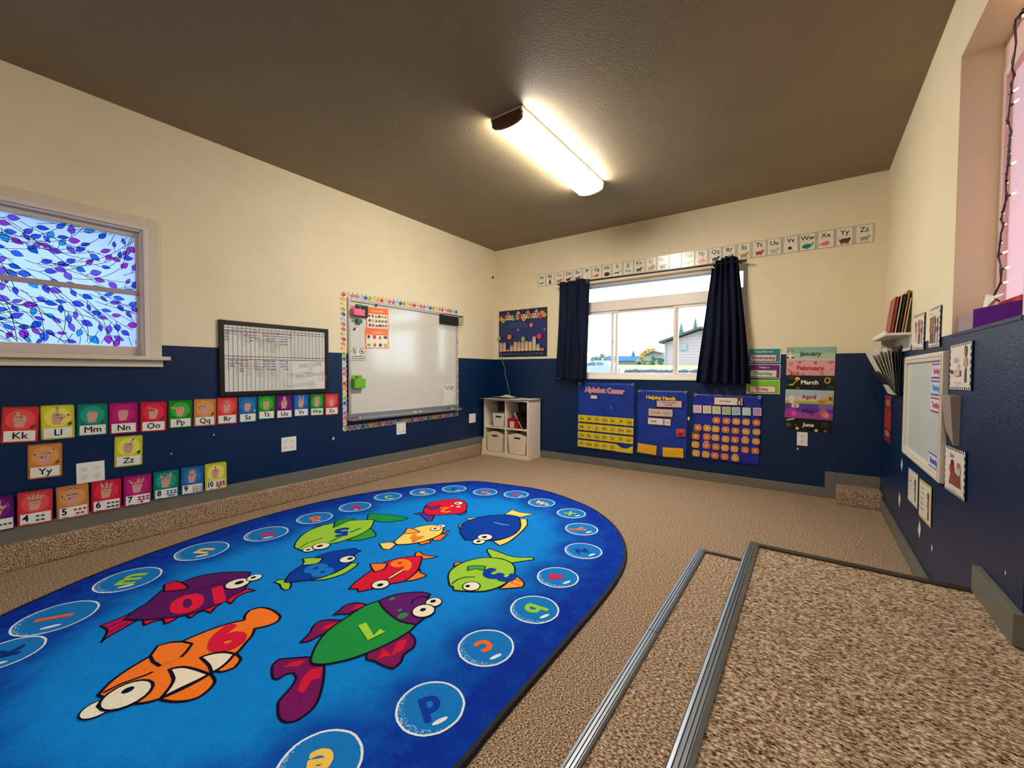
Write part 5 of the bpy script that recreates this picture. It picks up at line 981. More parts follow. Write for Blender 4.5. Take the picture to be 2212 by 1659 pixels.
for x, c in ((-.28, (206, 80, 80)), (-.07, (230, 150, 100)), (.13, (206, 110, 80)), (.30, (190, 150, 140))): a.poly([(w_*(x-.05), h_*.40), (w_*(x+.05), h_*.40), (w_*x, h_*.48)], c)
for x, y, r, c in ((-.44, .33, .04, (232, 130, 50)), (-.39, .29, .042, (150, 170, 40)), (.41, .38, .045, (236, 120, 50)), (.38, .32, .045, (222, 30, 60)), (.455, .34, .045, (150, 170, 40)), (.05, .28, .035, (230, 120, 80)), (.20, .15, .035, (230, 120, 80)), (-.07, .07, .022, (210, 90, 130)), (-.25, -.07, .045, (230, 120, 60)), (.04, -.13, .042, (140, 180, 40)), (.36, -.09, .048, (220, 40, 90)), (-.47, -.09, .035, (130, 180, 60)), (.47, .04, .022, (210, 70, 60)), (-.16, .30, .028, (140, 180, 60))):
    a.ell(w_*x, h_*y, w_*r, h_*r*1.2, c); a.stroke([(w_*x, h_*(y-.05)), (w_*(x+.01), h_*(y-.16))], .0012, (120, 130, 180))
hs = [.20, .20, .05, .13, .21, .21, .21, .21, .20, .30, .14, .06]; hc = [(200, 160, 170), (206, 160, 150), (220, 120, 110), (180, 180, 150), (214, 176, 120), (200, 150, 160), (196, 160, 170), (214, 180, 130), (226, 180, 130), (190, 190, 160), (190, 160, 130), (200, 110, 100)]
for i in range(12): x = w_*(-.43+.078*i); b_ = -h_*.38; tp = b_+h_*hs[i]; a.poly([(x-w_*.033, b_), (x+w_*.033, b_), (x+w_*.033, tp-h_*.03), (x, tp), (x-w_*.033, tp-h_*.03)], hc[i]); a.rect(x-w_*.033, b_, x+w_*.033, b_+h_*hs[i]*.3, (216, 190, 130)); a.ell(x, tp-h_*.04, w_*.008, w_*.01, (120, 30, 50))
for i, mn in enumerate('JAN FEB MAR APR MAY JUN JUL AUG SEP OCT NOV DEC'.split()): a.text(mn, w_*(-.43+.078*i), -h_*.44, h_*.03, (120, 150, 200), 0, .02)
tag(a.build('birthday_poster', m4), 'dark blue birthday poster with balloons and a row of pointed month shapes', 'poster')
# small security camera in the corner
p = onW(1067, 603); t = empty('security_camera', Vector((XW, p.y, p.z))); tag(t, 'tiny black cube camera on a white mount high in the corner', 'camera')
bm = bmesh.new(); tube(bm, [(0, .015, -.02), (-.012, .015, -.02)], .018, 12); tube(bm, [(-.01, .015, -.02), (-.03, .005, -.004)], .006, 8); mesh('mount', bm, M((220, 206, 190), .4), t)
box('body', (-.022, -.022, -.022), (.022, .022, .022), M((14, 12, 14), .3), t, Matrix.Translation((-.05, -.004, .008)) @ Matrix.Rotation(.6, 4, 'X') @ Matrix.Rotation(.35, 4, 'Z'), .003)
# white cord from poster to shelf
bm = bmesh.new(); tube(bm, [hit(u, v, 0, XW-.014-.012*i) for i, (u, v) in enumerate([(1077, 735), (1080, 752), (1083, 771), (1087, 785), (1091, 797), (1091.5, 812), (1095, 822), (1097, 833), (1100, 846), (1101.5, 856), (1100, 862)])], .0022, 6); tag(mesh('cord', bm, M((150, 148, 138), .6)), 'thin pale cord hanging from the birthday poster to the cube shelf', 'cord')

# ================================================================== CUBE SHELF IN THE CORNER
SX, SY0, SY1, SD, SH = 3.752, 2.455, 3.074, .248, .632
t = empty('cube_shelf', Vector((SX+SD/2, (SY0+SY1)/2, 0))); tag(t, 'white four-cube shelf with bins standing in the far corner', 'shelf'); it = t.matrix_world.inverted()
SW = M((232, 220, 202), .5, 'white_melamine'); th = .020
def sp_(name, lo, hi): return box(name, lo, hi, SW, t, it, .0015)
sp_('side_panel', (SX, SY0, 0), (SX+SD, SY0+th, SH)); sp_('side_panel', (SX, SY1-th, 0), (SX+SD, SY1, SH)); sp_('top_panel', (SX, SY0, SH), (SX+SD, SY1, SH+th)); sp_('bottom_panel', (SX, SY0+th, .0), (SX+SD, SY1-th, .045))
ym = (SY0+SY1)/2; zmid = .325; sp_('divider', (SX+.002, ym-.008, .045), (SX+SD, ym+.008, SH)); sp_('middle_shelf', (SX+.002, SY0+th, zmid-.009), (SX+SD, ym-.008, zmid+.009)); sp_('middle_shelf', (SX+.002, ym+.008, zmid-.009), (SX+SD, SY1-th, zmid+.009))
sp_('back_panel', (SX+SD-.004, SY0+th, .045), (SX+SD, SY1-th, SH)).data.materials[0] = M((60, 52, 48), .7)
def binbox(y0, y1, z0, h, d, label, arch=.03, col=(226, 212, 184), xo=.012):
    """open fabric-look bin with a slot handle in a slightly arched front"""
    cy = (y0+y1)/2; w_ = (y1-y0); t = empty('storage_bin', Vector((SX+xo+d/2, cy, z0))); tag(t, label, 'bin', 'bins in the cube shelf'); mt = M(col, .6)
    bm = bmesh.new(); n = 12; tp = .86
    def wall_(x0, x1, arched):
        P = [(-w_/2*tp, 0), (w_/2*tp, 0)]+[(w_/2-w_*i/n, h*(1-(0 if arched else 0))-arch*(1-math.cos((i/n-.5)*math.pi))*1.0) for i in range(n+1)]
        a_ = [bm.verts.new((x0, p[0], p[1])) for p in P]; b_ = [bm.verts.new((x1, p[0], p[1])) for p in P]; bm.faces.new(a_); bm.faces.new(b_[::-1])
        for i in range(len(P)): bm.faces.new((a_[i], a_[(i+1) % len(P)], b_[(i+1) % len(P)], b_[i]))
    wall_(-d/2, -d/2+.004, True); wall_(d/2-.004, d/2, True)
    for s_ in (-1, 1):
        v = [bm.verts.new(p) for p in ((-d/2, s_*w_/2*tp, 0), (d/2, s_*w_/2*tp, 0), (d/2, s_*w_/2, h-arch), (-d/2, s_*w_/2, h-arch), (-d/2, s_*(w_/2*tp-.004), 0), (d/2, s_*(w_/2*tp-.004), 0), (d/2, s_*(w_/2-.004), h-arch), (-d/2, s_*(w_/2-.004), h-arch))]
        for f in ((0, 1, 2, 3), (4, 5, 6, 7), (3, 2, 6, 7), (0, 3, 7, 4), (1, 2, 6, 5)): bm.faces.new([v[k] for k in f])
    bxm(bm, (-d/2, -w_/2*tp, 0), (d/2, w_/2*tp, .004)); mesh('body', bm, mt, t)
    hw = .042; bm = bmesh.new(); pts = [(hw*math.cos(a_)*(1 if abs(math.cos(a_)) > .5 else 1), 0) for a_ in (0,)]; P = rrect(hw*2, .018, .0085)
    Mx = Matrix.Translation((-d/2-.0006, 0, h-arch*.4-.040)) @ Matrix(((0, 0, -1, 0), (-1, 0, 0, 0), (0, 1, 0, 0), (0, 0, 0, 1)))
    prism(bm, P, 0, .0008); mesh('handle_slot', bm, M((20, 12, 10), .8), t, Mx); return t
binbox(ym+.030, SY1-th-.008, .046, .235, .20, 'large cream bin in the lower left cube of the shelf'); binbox(SY0+th+.006, ym-.026, .046, .235, .20, 'large cream bin in the lower right cube of the shelf')
binbox(ym+.020, ym+.020+.180, zmid+.010, .155, .16, 'smaller pale bin in the upper left cube of the shelf', .002, (224, 216, 192), .02)
# red box with a label, and leaning books, in the upper right cube
t = empty('red_bin', Vector((SX+.06, ym-.10, zmid+.010))); tag(t, 'red plastic bin with a white label in the upper right cube', 'bin')
bm = bmesh.new(); bxm(bm, (-.05, -.068, 0), (.05, .068, .004)); [bxm(bm, lo, hi, 0, .002) for lo, hi in (((-.05, -.068, 0), (-.046, .068, .100)), ((.046, -.068, 0), (.05, .068, .100)), ((-.05, -.068, 0), (.05, -.064, .100)), ((-.05, .064, 0), (.05, .068, .100)), ((-.056, -.074, .096), (-.046, .074, .106)), ((-.05, .064, .096), (.05, .074, .106)), ((-.05, -.074, .096), (.05, -.064, .106)))]
mesh('body', bm, M((186, 18, 14), .35), t); a = Art(.5); a.slab(.058, .072, (224, 214, 206), .001); [a.stroke([(-.02, .02-.012*k), (.02, .02-.012*k)], .002, (180, 168, 164)) for k in range(4)]
a.build('label', Matrix.Translation((-.0515, .012, .042)) @ Matrix(((0, 0, -1, 0), (-1, 0, 0, 0), (0, 1, 0, 0), (0, 0, 0, 1))), t)
bm = bmesh.new(); [tube(bm, [(-.02+.02*k, .04-.035*k, .05), (-.01+.015*k, .03-.04*k, .135+.01*k)], .010, 8) for k in range(3)]; tag(mesh('markers_bundle', bm, M((150, 30, 40), .5), None, Matrix.Translation((SX+.07, ym-.10, zmid+.014))), 'bundle of dark red sticks poking out of the red bin', 'craft sticks', kind=None)
def book(name, loc, size, rot, cover, label, cat='book', pages=(228, 216, 190), group=None, spine_axis=0):
    """size = (thickness, width, height); cover boards with a page block inside"""
    th_, wd, ht = size; Mx = Matrix.Translation(loc) @ rot; t = empty(name, Mx); tag(t, label, cat, group); bt = min(.003, th_*.22)
    bm = bmesh.new(); bxm(bm, (-th_/2, -wd/2, 0), (-th_/2+bt, wd/2, ht)); bxm(bm, (th_/2-bt, -wd/2, 0), (th_/2, wd/2, ht)); bxm(bm, (-th_/2, wd/2-bt, 0), (th_/2, wd/2, ht)); mesh('cover', bm, M(cover, .4), t)
    box('pages', (-th_/2+bt, -wd/2+.003, .003), (th_/2-bt, wd/2-bt, ht-.003), M(pages, .7), t); return t
RX = lambda a_: Matrix.Rotation(a_, 4, 'X'); RY_ = lambda a_: Matrix.Rotation(a_, 4, 'Y'); RZ = lambda a_: Matrix.Rotation(a_, 4, 'Z')
for k, (c_, lb) in enumerate((((24, 18, 20), 'black covered book leaning at the right of the upper right cube'), ((206, 196, 176), 'cream book leaning under the black book in the upper right cube'))):
    book('book', Vector((SX+.10, SY0+th+.050+.020*k, zmid+.012+.0*k)), (.015, .17, .20), RX(-.0) @ RX(math.radians(-0)) @ Matrix.Rotation(math.radians(90), 4, 'Z') @ RY_(math.radians(-0)) @ Matrix.Rotation(math.radians(30 if k == 0 else 33), 4, 'Y') @ Matrix.Identity(4), c_, lb, group='books in the upper right cube')
# loose papers on top
def sheet(name, pts, z, col, label, seed, group='papers on the cube shelf'):
    rnd = random.Random(seed); A_, B_, D_, E_ = [Vector((p[0], p[1], 0)) for p in pts]; bm = bmesh.new(); n = 8; g = []
    for i in range(n+1):
        for j in range(n+1):
            s_, q = i/n, j/n; p = A_*(1-s_)*(1-q)+B_*s_*(1-q)+D_*s_*q+E_*(1-s_)*q; p.z = z+.004*math.sin(5*s_+seed)**2*math.sin(4*q+seed)**2+.02*max(0, s_-.8)*0; g.append(bm.verts.new(p))
    for i in range(n):
        for j in range(n): bm.faces.new((g[i*(n+1)+j], g[(i+1)*(n+1)+j], g[(i+1)*(n+1)+j+1], g[i*(n+1)+j+1]))
    o = mesh(name, bm, M(col, .5), None, None, True); md = o.modifiers.new('thick', 'SOLIDIFY'); md.thickness = .0008; md.offset = 1; return tag(o, label, 'paper', group)
zt_ = SH+th+.001
sheet('paper_sheet', [(SX-.07, SY1+.01), (SX-.055, SY0+.16), (SX+.20, SY0+.14), (SX+.19, SY1-.02)], zt_, (206, 206, 188), 'large pale sheet overhanging the top front of the cube shelf', 1)
sheet('paper_sheet', [(SX-.06, SY0+.26), (SX-.01, SY0-.02), (SX+.24, SY0-.02), (SX+.20, SY0+.24)], zt_+.006, (222, 216, 192), 'cream sheet on the top right of the cube shelf', 4)
sheet('paper_sheet', [(SX+.06, SY1-.06), (SX+.04, SY0+.28), (SX+.22, SY0+.26), (SX+.23, SY1-.04)], zt_+.012, (150, 150, 132), 'grey-green sheet at the back of the shelf top', 2)
bm = bmesh.new(); v = [bm.verts.new(p) for p in ((SX+.10, ym+.17, zt_+.018), (SX+.10, ym-.0, zt_+.018), (SX+.18, ym-.02, zt_+.019), (SX+.18, ym+.16, zt_+.019), (SX+.15, ym+.09, zt_+.045))]
for f in ((0, 1, 4), (1, 2, 4), (2, 3, 4), (3, 0, 4), (3, 2, 1, 0)): bm.faces.new([v[k] for k in f])
tag(mesh('folded_paper', bm, M((200, 204, 178), .6)), 'peaked folded paper on top of the cube shelf stack', 'paper')
o = box('foam_board', (-.020, -.004, 0), (.020, .004, .195), M((226, 212, 184), .6), None, Matrix.Translation((SX-.03, SY1-.012, .0)) @ Matrix.Rotation(.06, 4, 'X'), .001); tag(o, 'narrow cream board standing against the left side of the cube shelf', 'board')

# ================================================================== RIGHT WALL
def rbox(name, x0, x1, y0, y1, z0, z1, mat, par=None, inv=None, bev=.0015): return box(name, (x0, YR+y0, z0), (x1, YR+y1, z1), mat, par, inv, bev)
t = empty('wall_shelf', Vector((3.28, YR, 1.165))); tag(t, 'small white wall shelf holding leaning books on the right wall', 'shelf'); it = t.matrix_world.inverted()
rbox('shelf_board', 3.013, 3.554, 0, .104, 1.166, 1.178, WHITE, t, it); rbox('back_plate', 3.02, 3.54, 0, .006, 1.085, 1.166, M((214, 206, 190), .5), t, it); rbox('bracket', 3.50, 3.506, .006, .07, 1.11, 1.166, M((214, 206, 190), .5), t, it); rbox('front_lip', 3.013, 3.554, .100, .106, 1.172, 1.190, WHITE, t, it)
lean = RX(math.radians(6.5))
R90 = RZ(math.radians(90))
for k, (c_, th_, w_, h_, nm) in enumerate((((150, 46, 52), .016, .19, .195, 'maroon book with its cover facing the room on the wall shelf'), ((206, 184, 130), .010, .20, .200, 'cream edged book second from the room side on the wall shelf'), ((34, 26, 16), .014, .20, .205, 'black thin book in the middle of the wall shelf stack'), ((176, 128, 30), .012, .20, .225, 'mustard book, tallest on the wall shelf'), ((226, 214, 184), .008, .20, .185, 'pale book nearest the wall on the wall shelf'))):
    yy = (.078, .064, .051, .037, .026)[k]
    book('picture_book', Vector((3.03+w_/2, YR+yy, 1.1785)), (th_, w_, h_), lean @ R90, c_, nm, group='books on the wall shelf')
bm = bmesh.new(); prism(bm, [(-.05, 0), (.05, 0), (.05, .07), (.02, .12), (-.03, .12), (-.05, .09)], 0, .003); tag(mesh('bookend', bm, WHITE, None, Matrix.Translation((3.32, YR+.050, 1.1785)) @ RX(math.pi/2)), 'white bookend at the far end of the wall shelf', 'bookend')
# magazine holder with a fan of brochures
t = empty('magazine_holder', Vector((3.36, YR, .83))); tag(t, 'dark wall-mounted holder for brochures beside the small framed whiteboard', 'holder'); it = t.matrix_world.inverted()
DKM = M((40, 30, 26), .3, 'smoked_plastic')
bm = bmesh.new(); bxm(bm, (3.22, YR, .86), (3.50, YR+.004, 1.06)); v = [(3.22, .02, .83), (3.50, .02, .83), (3.50, .11, .97), (3.22, .11, .97)]
a_ = [bm.verts.new((x, YR+y, z)) for x, y, z in v]; b_ = [bm.verts.new((x, YR+y-.004, z+.003)) for x, y, z in v]; bm.faces.new(a_); bm.faces.new(b_[::-1]); [bm.faces.new((a_[i], a_[(i+1) % 4], b_[(i+1) % 4], b_[i])) for i in range(4)]
bxm(bm, (3.22, YR, .83), (3.50, YR+.022, .834)); mesh('pocket', bm, DKM, t, it)
cs = [(232, 226, 212)]*6+[(44, 38, 34), (60, 48, 40), (30, 34, 52)]
FN = ['outermost white brochure in the fan', 'second white brochure of the fan', 'third white brochure of the fan', 'fourth white brochure of the fan', 'fifth white brochure of the fan', 'innermost white brochure of the fan', 'dark magazine behind the brochures', 'brown magazine behind the brochures', 'navy magazine nearest the wall']
for k in range(9):
    an = math.radians((-24, -20, -16, -12.5, -9, -6, -3.5, -1.5, 0)[k]); y_ = (.030, .0285, .027, .0255, .024, .022, .018, .013, .008)[k]; hh = (.275, .27, .28, .272, .278, .27, .25, .27, .285)[k]; w_ = .11 if k < 6 else .13
    o = box('brochure' if k < 6 else 'magazine', (-w_, -.0010 if k < 6 else -.0020, 0), (w_, .0010 if k < 6 else .0020, hh), M(cs[k], .4), None, Matrix.Translation((3.36, YR+y_+.004, .836)) @ RX(an)); tag(o, FN[k]+' in the wall holder', 'brochure' if k < 6 else 'magazine', 'papers in the wall holder')
# red paper strip
def rart_(q, off=.003): m4, w_, h_ = place('R', q, off); return m4, w_, h_
m4, w_, h_ = rart_([(1911.5, 851.9), (1928.7, 857.6), (1924, 959.5), (1908, 948)]); a = Art(.5); w_ = min(w_, .28); a.slab(w_, h_, (166, 52, 44), .001); a.rect(-w_/2, h_*.2, w_/2, h_*.46, (122, 38, 40)); a.ell(0, h_*.34, w_*.3, h_*.08, (196, 110, 90)); a.rect(-w_/2, -h_*.5, w_/2, -h_*.22, (128, 20, 40)); a.ell(0, -h_*.32, w_*.36, h_*.06, (190, 120, 120)); tag(a.build('red_poster', m4), 'narrow red paper hanging below the magazine holder', 'poster')
# small framed whiteboard
t = empty('framed_whiteboard', Vector((2.655, YR, .79))); tag(t, 'small white-framed whiteboard with day magnets on the right wall', 'whiteboard'); it = t.matrix_world.inverted(); bm = bmesh.new()
x0, x1, z0, z1 = 2.262, 3.045, .537, 1.048; fw2 = .034
for lo, hi in (((x0, z0), (x0+fw2, z1)), ((x1-fw2, z0), (x1, z1)), ((x0+fw2, z0), (x1-fw2, z0+fw2)), ((x0+fw2, z1-fw2), (x1-fw2, z1))): bxm(bm, (lo[0], YR, lo[1]), (hi[0], YR+.020, hi[1]), 0, .003)
for lo, hi in (((x0+.012, z0+.012), (x0+.018, z1-.012)), ((x1-.018, z0+.012), (x1-.012, z1-.012)), ((x0+.018, z1-.018), (x1-.018, z1-.012)), ((x0+.018, z0+.012), (x1-.018, z0+.018))): bxm(bm, (lo[0], YR+.018, lo[1]), (hi[0], YR+.023, hi[1]), 0, .001)
mesh('frame', bm, M((214, 204, 186), .45), t, it); rbox('writing_surface', x0+fw2-.004, x1-fw2+.004, .002, .010, z0+fw2-.004, z1-fw2+.004, M((206, 214, 208), .25), t, it)
for i, (zz, wd_, c1, c2, cr_) in enumerate(((.972, 'Sunday', (116, 44, 140), (206, 86, 150), (226, 206, 226)), (.902, 'Monday', (116, 44, 140), (70, 160, 200), (196, 214, 226)), (.832, 'Tuesday', (150, 24, 70), (206, 70, 110), (226, 208, 214)), (.60, 'Saturday', (40, 60, 170), (50, 80, 190), (214, 218, 226)))):
    a = Art(.4); a.slab(.17, .060, cr_, .001); a.rect(-.085, .024, .085, .030, c1); a.rect(-.085, -.030, .085, -.024, c1); a.text(wd_, 0, 0, .036, c2, 0, .03)
    tag(a.build('day_magnet', wallmat('R', Vector((2.395, YR+.0105, zz)))), '%s strip magnet on the small framed whiteboard' % wd_, 'magnet', 'day magnets on the framed whiteboard')
def kid(a, x, y, s, skin, top, leg, hair):
    a.stroke([(x-.06*s, y-.5*s), (x-.05*s, y-.05*s)], .09*s, leg); a.stroke([(x+.06*s, y-.5*s), (x+.05*s, y-.05*s)], .09*s, leg); a.ell(x, y+.08*s, .12*s, .2*s, top); a.stroke([(x-.12*s, y+.2*s), (x-.17*s, y-.02*s)], .05*s, top); a.stroke([(x+.12*s, y+.2*s), (x+.17*s, y-.02*s)], .05*s, top); a.ell(x, y+.40*s, .13*s, .16*s, hair); a.ell(x, y+.37*s, .10*s, .12*s, skin)
    for e in (-.035, .035): a.ell(x+e*s, y+.38*s, .012*s, .016*s, (30, 20, 20))
def rcard(q, label, draw, dots=True, bg=(230, 220, 206), rim=(26, 26, 44), name='classroom_rule_card', group='rule cards on the right wall', off=.003):
    m4, w_, h_ = rart_(q, off); a = Art(.35); a.slab(w_, h_, rim, .0012)
    if dots:
        n1 = max(5, int(w_/.022)); n2 = max(6, int(h_/.022))
        for i in range(n1):
            for s_ in (-1, 1): a.ell(-w_/2+w_*(i+.5)/n1, s_*(h_/2-.005), w_/n1*.30, .004, (236, 230, 220), n=8, lift=(i == 0))
        for i in range(n2):
            for s_ in (-1, 1): a.ell(s_*(w_/2-.005), -h_/2+h_*(i+.5)/n2, .004, h_/n2*.30, (236, 230, 220), n=8, lift=(i == 0))
    a.rect(-w_/2+.010, -h_/2+.010, w_/2-.010, h_/2-.010, bg); draw(a, w_, h_); return tag(a.build(name, m4), label, 'card', group)
BRS = (176, 112, 74)
rcard([(1974.5, 683.6), (1997.4, 674.4), (1998, 754.6), (1970.6, 757.5)], 'rule card with pink figures, left of two above the small whiteboard', lambda a, w, h: (kid(a, -w*.18, 0, h*.55, BRS, (196, 110, 110), (206, 150, 150), (120, 60, 50)), kid(a, w*.12, -h*.02, h*.62, BRS, (200, 140, 140), (110, 60, 60), (60, 40, 36)), kid(a, w*.32, -h*.02, h*.62, BRS, (150, 90, 90), (90, 50, 50), (60, 40, 36)), a.stroke([(-w*.34, -h*.4), (w*.34, -h*.4)], .002, (170, 160, 156))))
rcard([(2010, 668.7), (2032.9, 658.4), (2032.2, 748.8), (2006, 752.3)], 'rule card with a line of children, right of two above the small whiteboard', lambda a, w, h: ([kid(a, w*x, -h*.08, h*.62, BRS, c_, (70, 50, 48), (34, 26, 24)) for x, c_ in ((-.3, (90, 50, 50)), (-.1, (160, 110, 100)), (.1, (120, 60, 70)), (.3, (150, 100, 120)))], a.text('Line up', 0, h*.34, h*.12, (60, 40, 50), 0, .0)))
rcard([(2054.6, 745.4), (2100.4, 736.2), (2100.4, 843.2), (2053, 843)], 'dotted rule card reading Clean up with a standing child', lambda a, w, h: (kid(a, w*.28, h*.02, h*.72, (160, 104, 70), (206, 146, 96), (70, 52, 56), (44, 28, 24)), a.text('CLEAN', -w*.14, h*.14, h*.13, (70, 60, 70), 0, -.01, .8), a.text('UP', -w*.02, h*.0, h*.13, (90, 74, 80), 0, -.01), a.ell(-w*.34, -h*.10, w*.05, h*.05, (90, 50, 40)), a.rect(-w*.2, -h*.2, w*.08, -h*.06, (206, 188, 172)), a.text('We clean up toys together', -w*.02, -h*.34, h*.045, (60, 60, 60)), a.text('neatly', -w*.02, -h*.41, h*.045, (60, 60, 60))))
rcard([(2049.7, 962.2), (2084.4, 976), (2088.6, 1087), (2036.5, 1052)], 'dotted rule card reading Share with two children at a table', lambda a, w, h: (a.text('Share', -w*.12, h*.32, h*.15, (40, 34, 44), 0, -.01), a.poly([(-w*.26, -h*.30), (w*.34, -h*.30), (w*.30, h*.0), (-w*.16, -h*.02)], (140, 76, 42)), a.ell(-w*.10, h*.04, w*.13, h*.12, (170, 40, 60)), a.ell(-w*.08, h*.17, w*.08, h*.07, (60, 36, 34)), a.ell(w*.22, h*.06, w*.11, h*.11, (180, 190, 200)), a.ell(w*.22, h*.16, w*.08, h*.065, (190, 120, 84)), a.text('We share with our friends', 0, -h*.40, h*.045, (50, 50, 50))))
rcard([(1964.3, 1011.5), (1983.2, 1024.6), (1982.6, 1102), (1960.5, 1075.9)], 'white rule card with a purple child, low under the small whiteboard', lambda a, w, h: (kid(a, w*.27, -h*.04, h*.62, (120, 80, 90), (110, 90, 140), (60, 50, 90), (40, 30, 50)), [a.text(s_, -w*.16, h*(.30-.13*k), h*.06, (50, 56, 120) if k == 1 else (90, 90, 96), 0, .02) for k, s_ in enumerate(('We use', 'WALKING', 'feet', 'in the', 'classroom'))]), dots=False, rim=(206, 196, 206))
rcard([(1987.4, 1032.9), (2013.7, 1053.7), (2010, 1140), (1984.6, 1112)], 'yellow-edged rule card with an orange child, low under the small whiteboard', lambda a, w, h: (kid(a, w*.30, -h*.06, h*.66, (176, 96, 60), (206, 110, 60), (90, 50, 50), (110, 60, 40)), [a.text(s_, -w*.14, h*(.32-.13*k), h*.06, (190, 180, 50) if k == 1 else (90, 90, 90), 0, .02) for k, s_ in enumerate(('We use our', 'GENTLE', 'hands and', 'keep them', 'to ourselves'))]), dots=False, rim=(196, 198, 90))
m4, w_, h_ = rart_([(2060, 846), (2086, 846), (2086, 862), (2060, 861)], .0025)
# tapered grey wall pocket
bm = bmesh.new(); T_ = [(2.105, 0), (2.105, .027), (2.235, .027), (2.235, 0)]; Bt = [(2.105, 0), (2.105, .015), (2.215, .015), (2.215, 0)]
a_ = [bm.verts.new((x, YR+y, .882)) for x, y in T_]; b_ = [bm.verts.new((x, YR+y, .707+(.045 if x > 2.15 else 0))) for x, y in Bt]; bm.faces.new(a_); bm.faces.new(b_[::-1]); [bm.faces.new((a_[i], a_[(i+1) % 4], b_[(i+1) % 4], b_[i])) for i in range(4)]
tag(mesh('wall_pocket', bm, M((150, 134, 120), .5)), 'grey-brown tapered pocket on the wall between the Clean up and Share cards', 'wall pocket')
# window sill: tissue box, purple bin, red folder
t = empty('tissue_box', Vector((2.15, YR-.055, ZW+.002))); tag(t, 'mauve tissue box with a white tissue on the right window sill', 'tissue box')
bm = bmesh.new(); bxm(bm, (-.085, -.040, 0), (.092, .042, .066), 0, .003); mesh('carton', bm, M((158, 128, 132), .45), t)
bm = bmesh.new(); g = []; n = 10
for i in range(n+1):
    for j in range(n+1):
        s_, q = i/n-.5, j/n; g.append(bm.verts.new((-.02+s_*(.03+.10*q)+.02*q, .012*math.sin(s_*9+q*2)*(.3+q)-.02*q, .064+.062*q*(1-.5*abs(s_)*q)+.006*math.sin(s_*12))))
for i in range(n):
    for j in range(n): bm.faces.new((g[i*(n+1)+j], g[(i+1)*(n+1)+j], g[(i+1)*(n+1)+j+1], g[i*(n+1)+j+1]))
o = mesh('tissue', bm, M((240, 232, 222), .8), t, None, True); o.modifiers.new('thick', 'SOLIDIFY').thickness = .001
bm = bmesh.new(); prism(bm, [(2.060, YR-.012), (1.862, YR-.068), (1.862, YR-.100), (2.060, YR-.100)], ZW+.002, ZW+.069); bmesh.ops.bevel(bm, geom=[e for e in bm.edges], offset=.002, segments=1, affect='EDGES')
PUR = M((84, 20, 112), .8, 'purple_card_matte'); PUR.node_tree.nodes['Principled BSDF'].inputs['Specular IOR Level'].default_value = .08
tag(mesh('purple_box', bm, PUR), 'glossy purple box beside the tissue box on the right window sill', 'box')
pr = [hit(2158, 650.5, 1, YR-.108), hit(2207, 640, 1, YR-.108)]
o = box('red_folder', (pr[1].x, YR-.111, ZW+.002), (pr[0].x, YR-.106, (pr[0].z+pr[1].z)/2+.0), M((196, 34, 56), .45)); tag(o, 'red folder standing behind the purple box on the sill', 'folder')

# string lights hanging in the niche
YS = YR-.076
def s5(x, y): return hit(2000+x/4.368, y/4.368, 1, YS)
def s6(x, y): return hit(2030+x/4.368, 360+y/4.368, 1, YS)
path = [s5(1010, -60), s5(960, 60), s5(905, 110), s5(850, 190), s5(835, 250), s5(850, 400), s5(828, 570), s5(812, 650), s5(835, 715), s5(808, 790), s5(802, 870), s5(788, 1000), s5(775, 1140), s5(800, 1240), s5(780, 1380), s5(790, 1480), s5(772, 1570), s5(760, 1659), s6(632, 60), s6(622, 150), s6(622, 220), s6(640, 275), s6(610, 370), s6(590, 440), s6(582, 500), s6(600, 560), s6(575, 640), s6(572, 720), s6(548, 850), s6(565, 900), s6(585, 975), s6(575, 1090), s6(520, 1200), s6(505, 1240)]
t = empty('string_lights', path[4]); tag(t, 'dark string of warm orange mini lights hanging in the right window niche', 'string lights'); it = t.matrix_world.inverted()
bm = bmesh.new(); tube(bm, path, .0026, 6); tube(bm, [p+Vector((.004*math.sin(i*1.3), .003*math.cos(i*2.1), 0)) for i, p in enumerate(path)], .0020, 5); tube(bm, [path[-1], s6(560, 1268)], .003, 6); mesh('wire', bm, M((52, 22, 40), .5), t, it)
BULB = emis('lit_mini_bulb', (1, .50, .22), 8.0)
def bulb(p, d):
    d = d.normalized(); bm = bmesh.new(); tube(bm, [p, p+d*.016], .0036, 8); s_ = mesh('socket', bm, M((40, 18, 30), .5), t, it)
    bm = bmesh.new(); tube(bm, [p+d*.016, p+d*.020, p+d*.028, p+d*.034], [.0022, .0028, .0024, .0006], 8); mesh('bulb', bm, BULB, s_, None)
bl_ = [(s5(790, 890), (-1, 0)), (s5(795, 1000), (-1, .1)), (s5(775, 1150), (1, -.2)), (s5(790, 1275), (1, 0)), (s5(780, 1425), (1, -.1)), (s5(768, 1570), (-1, 0)), (s6(628, 130), (1, 0)), (s6(640, 280), (-1, 0)), (s6(590, 425), (1, 0)), (s6(590, 530), (.6, 0)), (s6(575, 700), (1, 0)), (s6(560, 830), (-1, .1)), (s6(583, 968), (-1, 0)), (s6(565, 1105), (-1, 0)), (s5(900, 130), (1, .2)), (s5(920, 80), (.7, -.5)), (s5(870, 170), (-.8, -.4)), (s5(960, 20), (.8, .4))]
for p, d in bl_: bulb(p, Vector((d[0], -.35, d[1]*.8)))

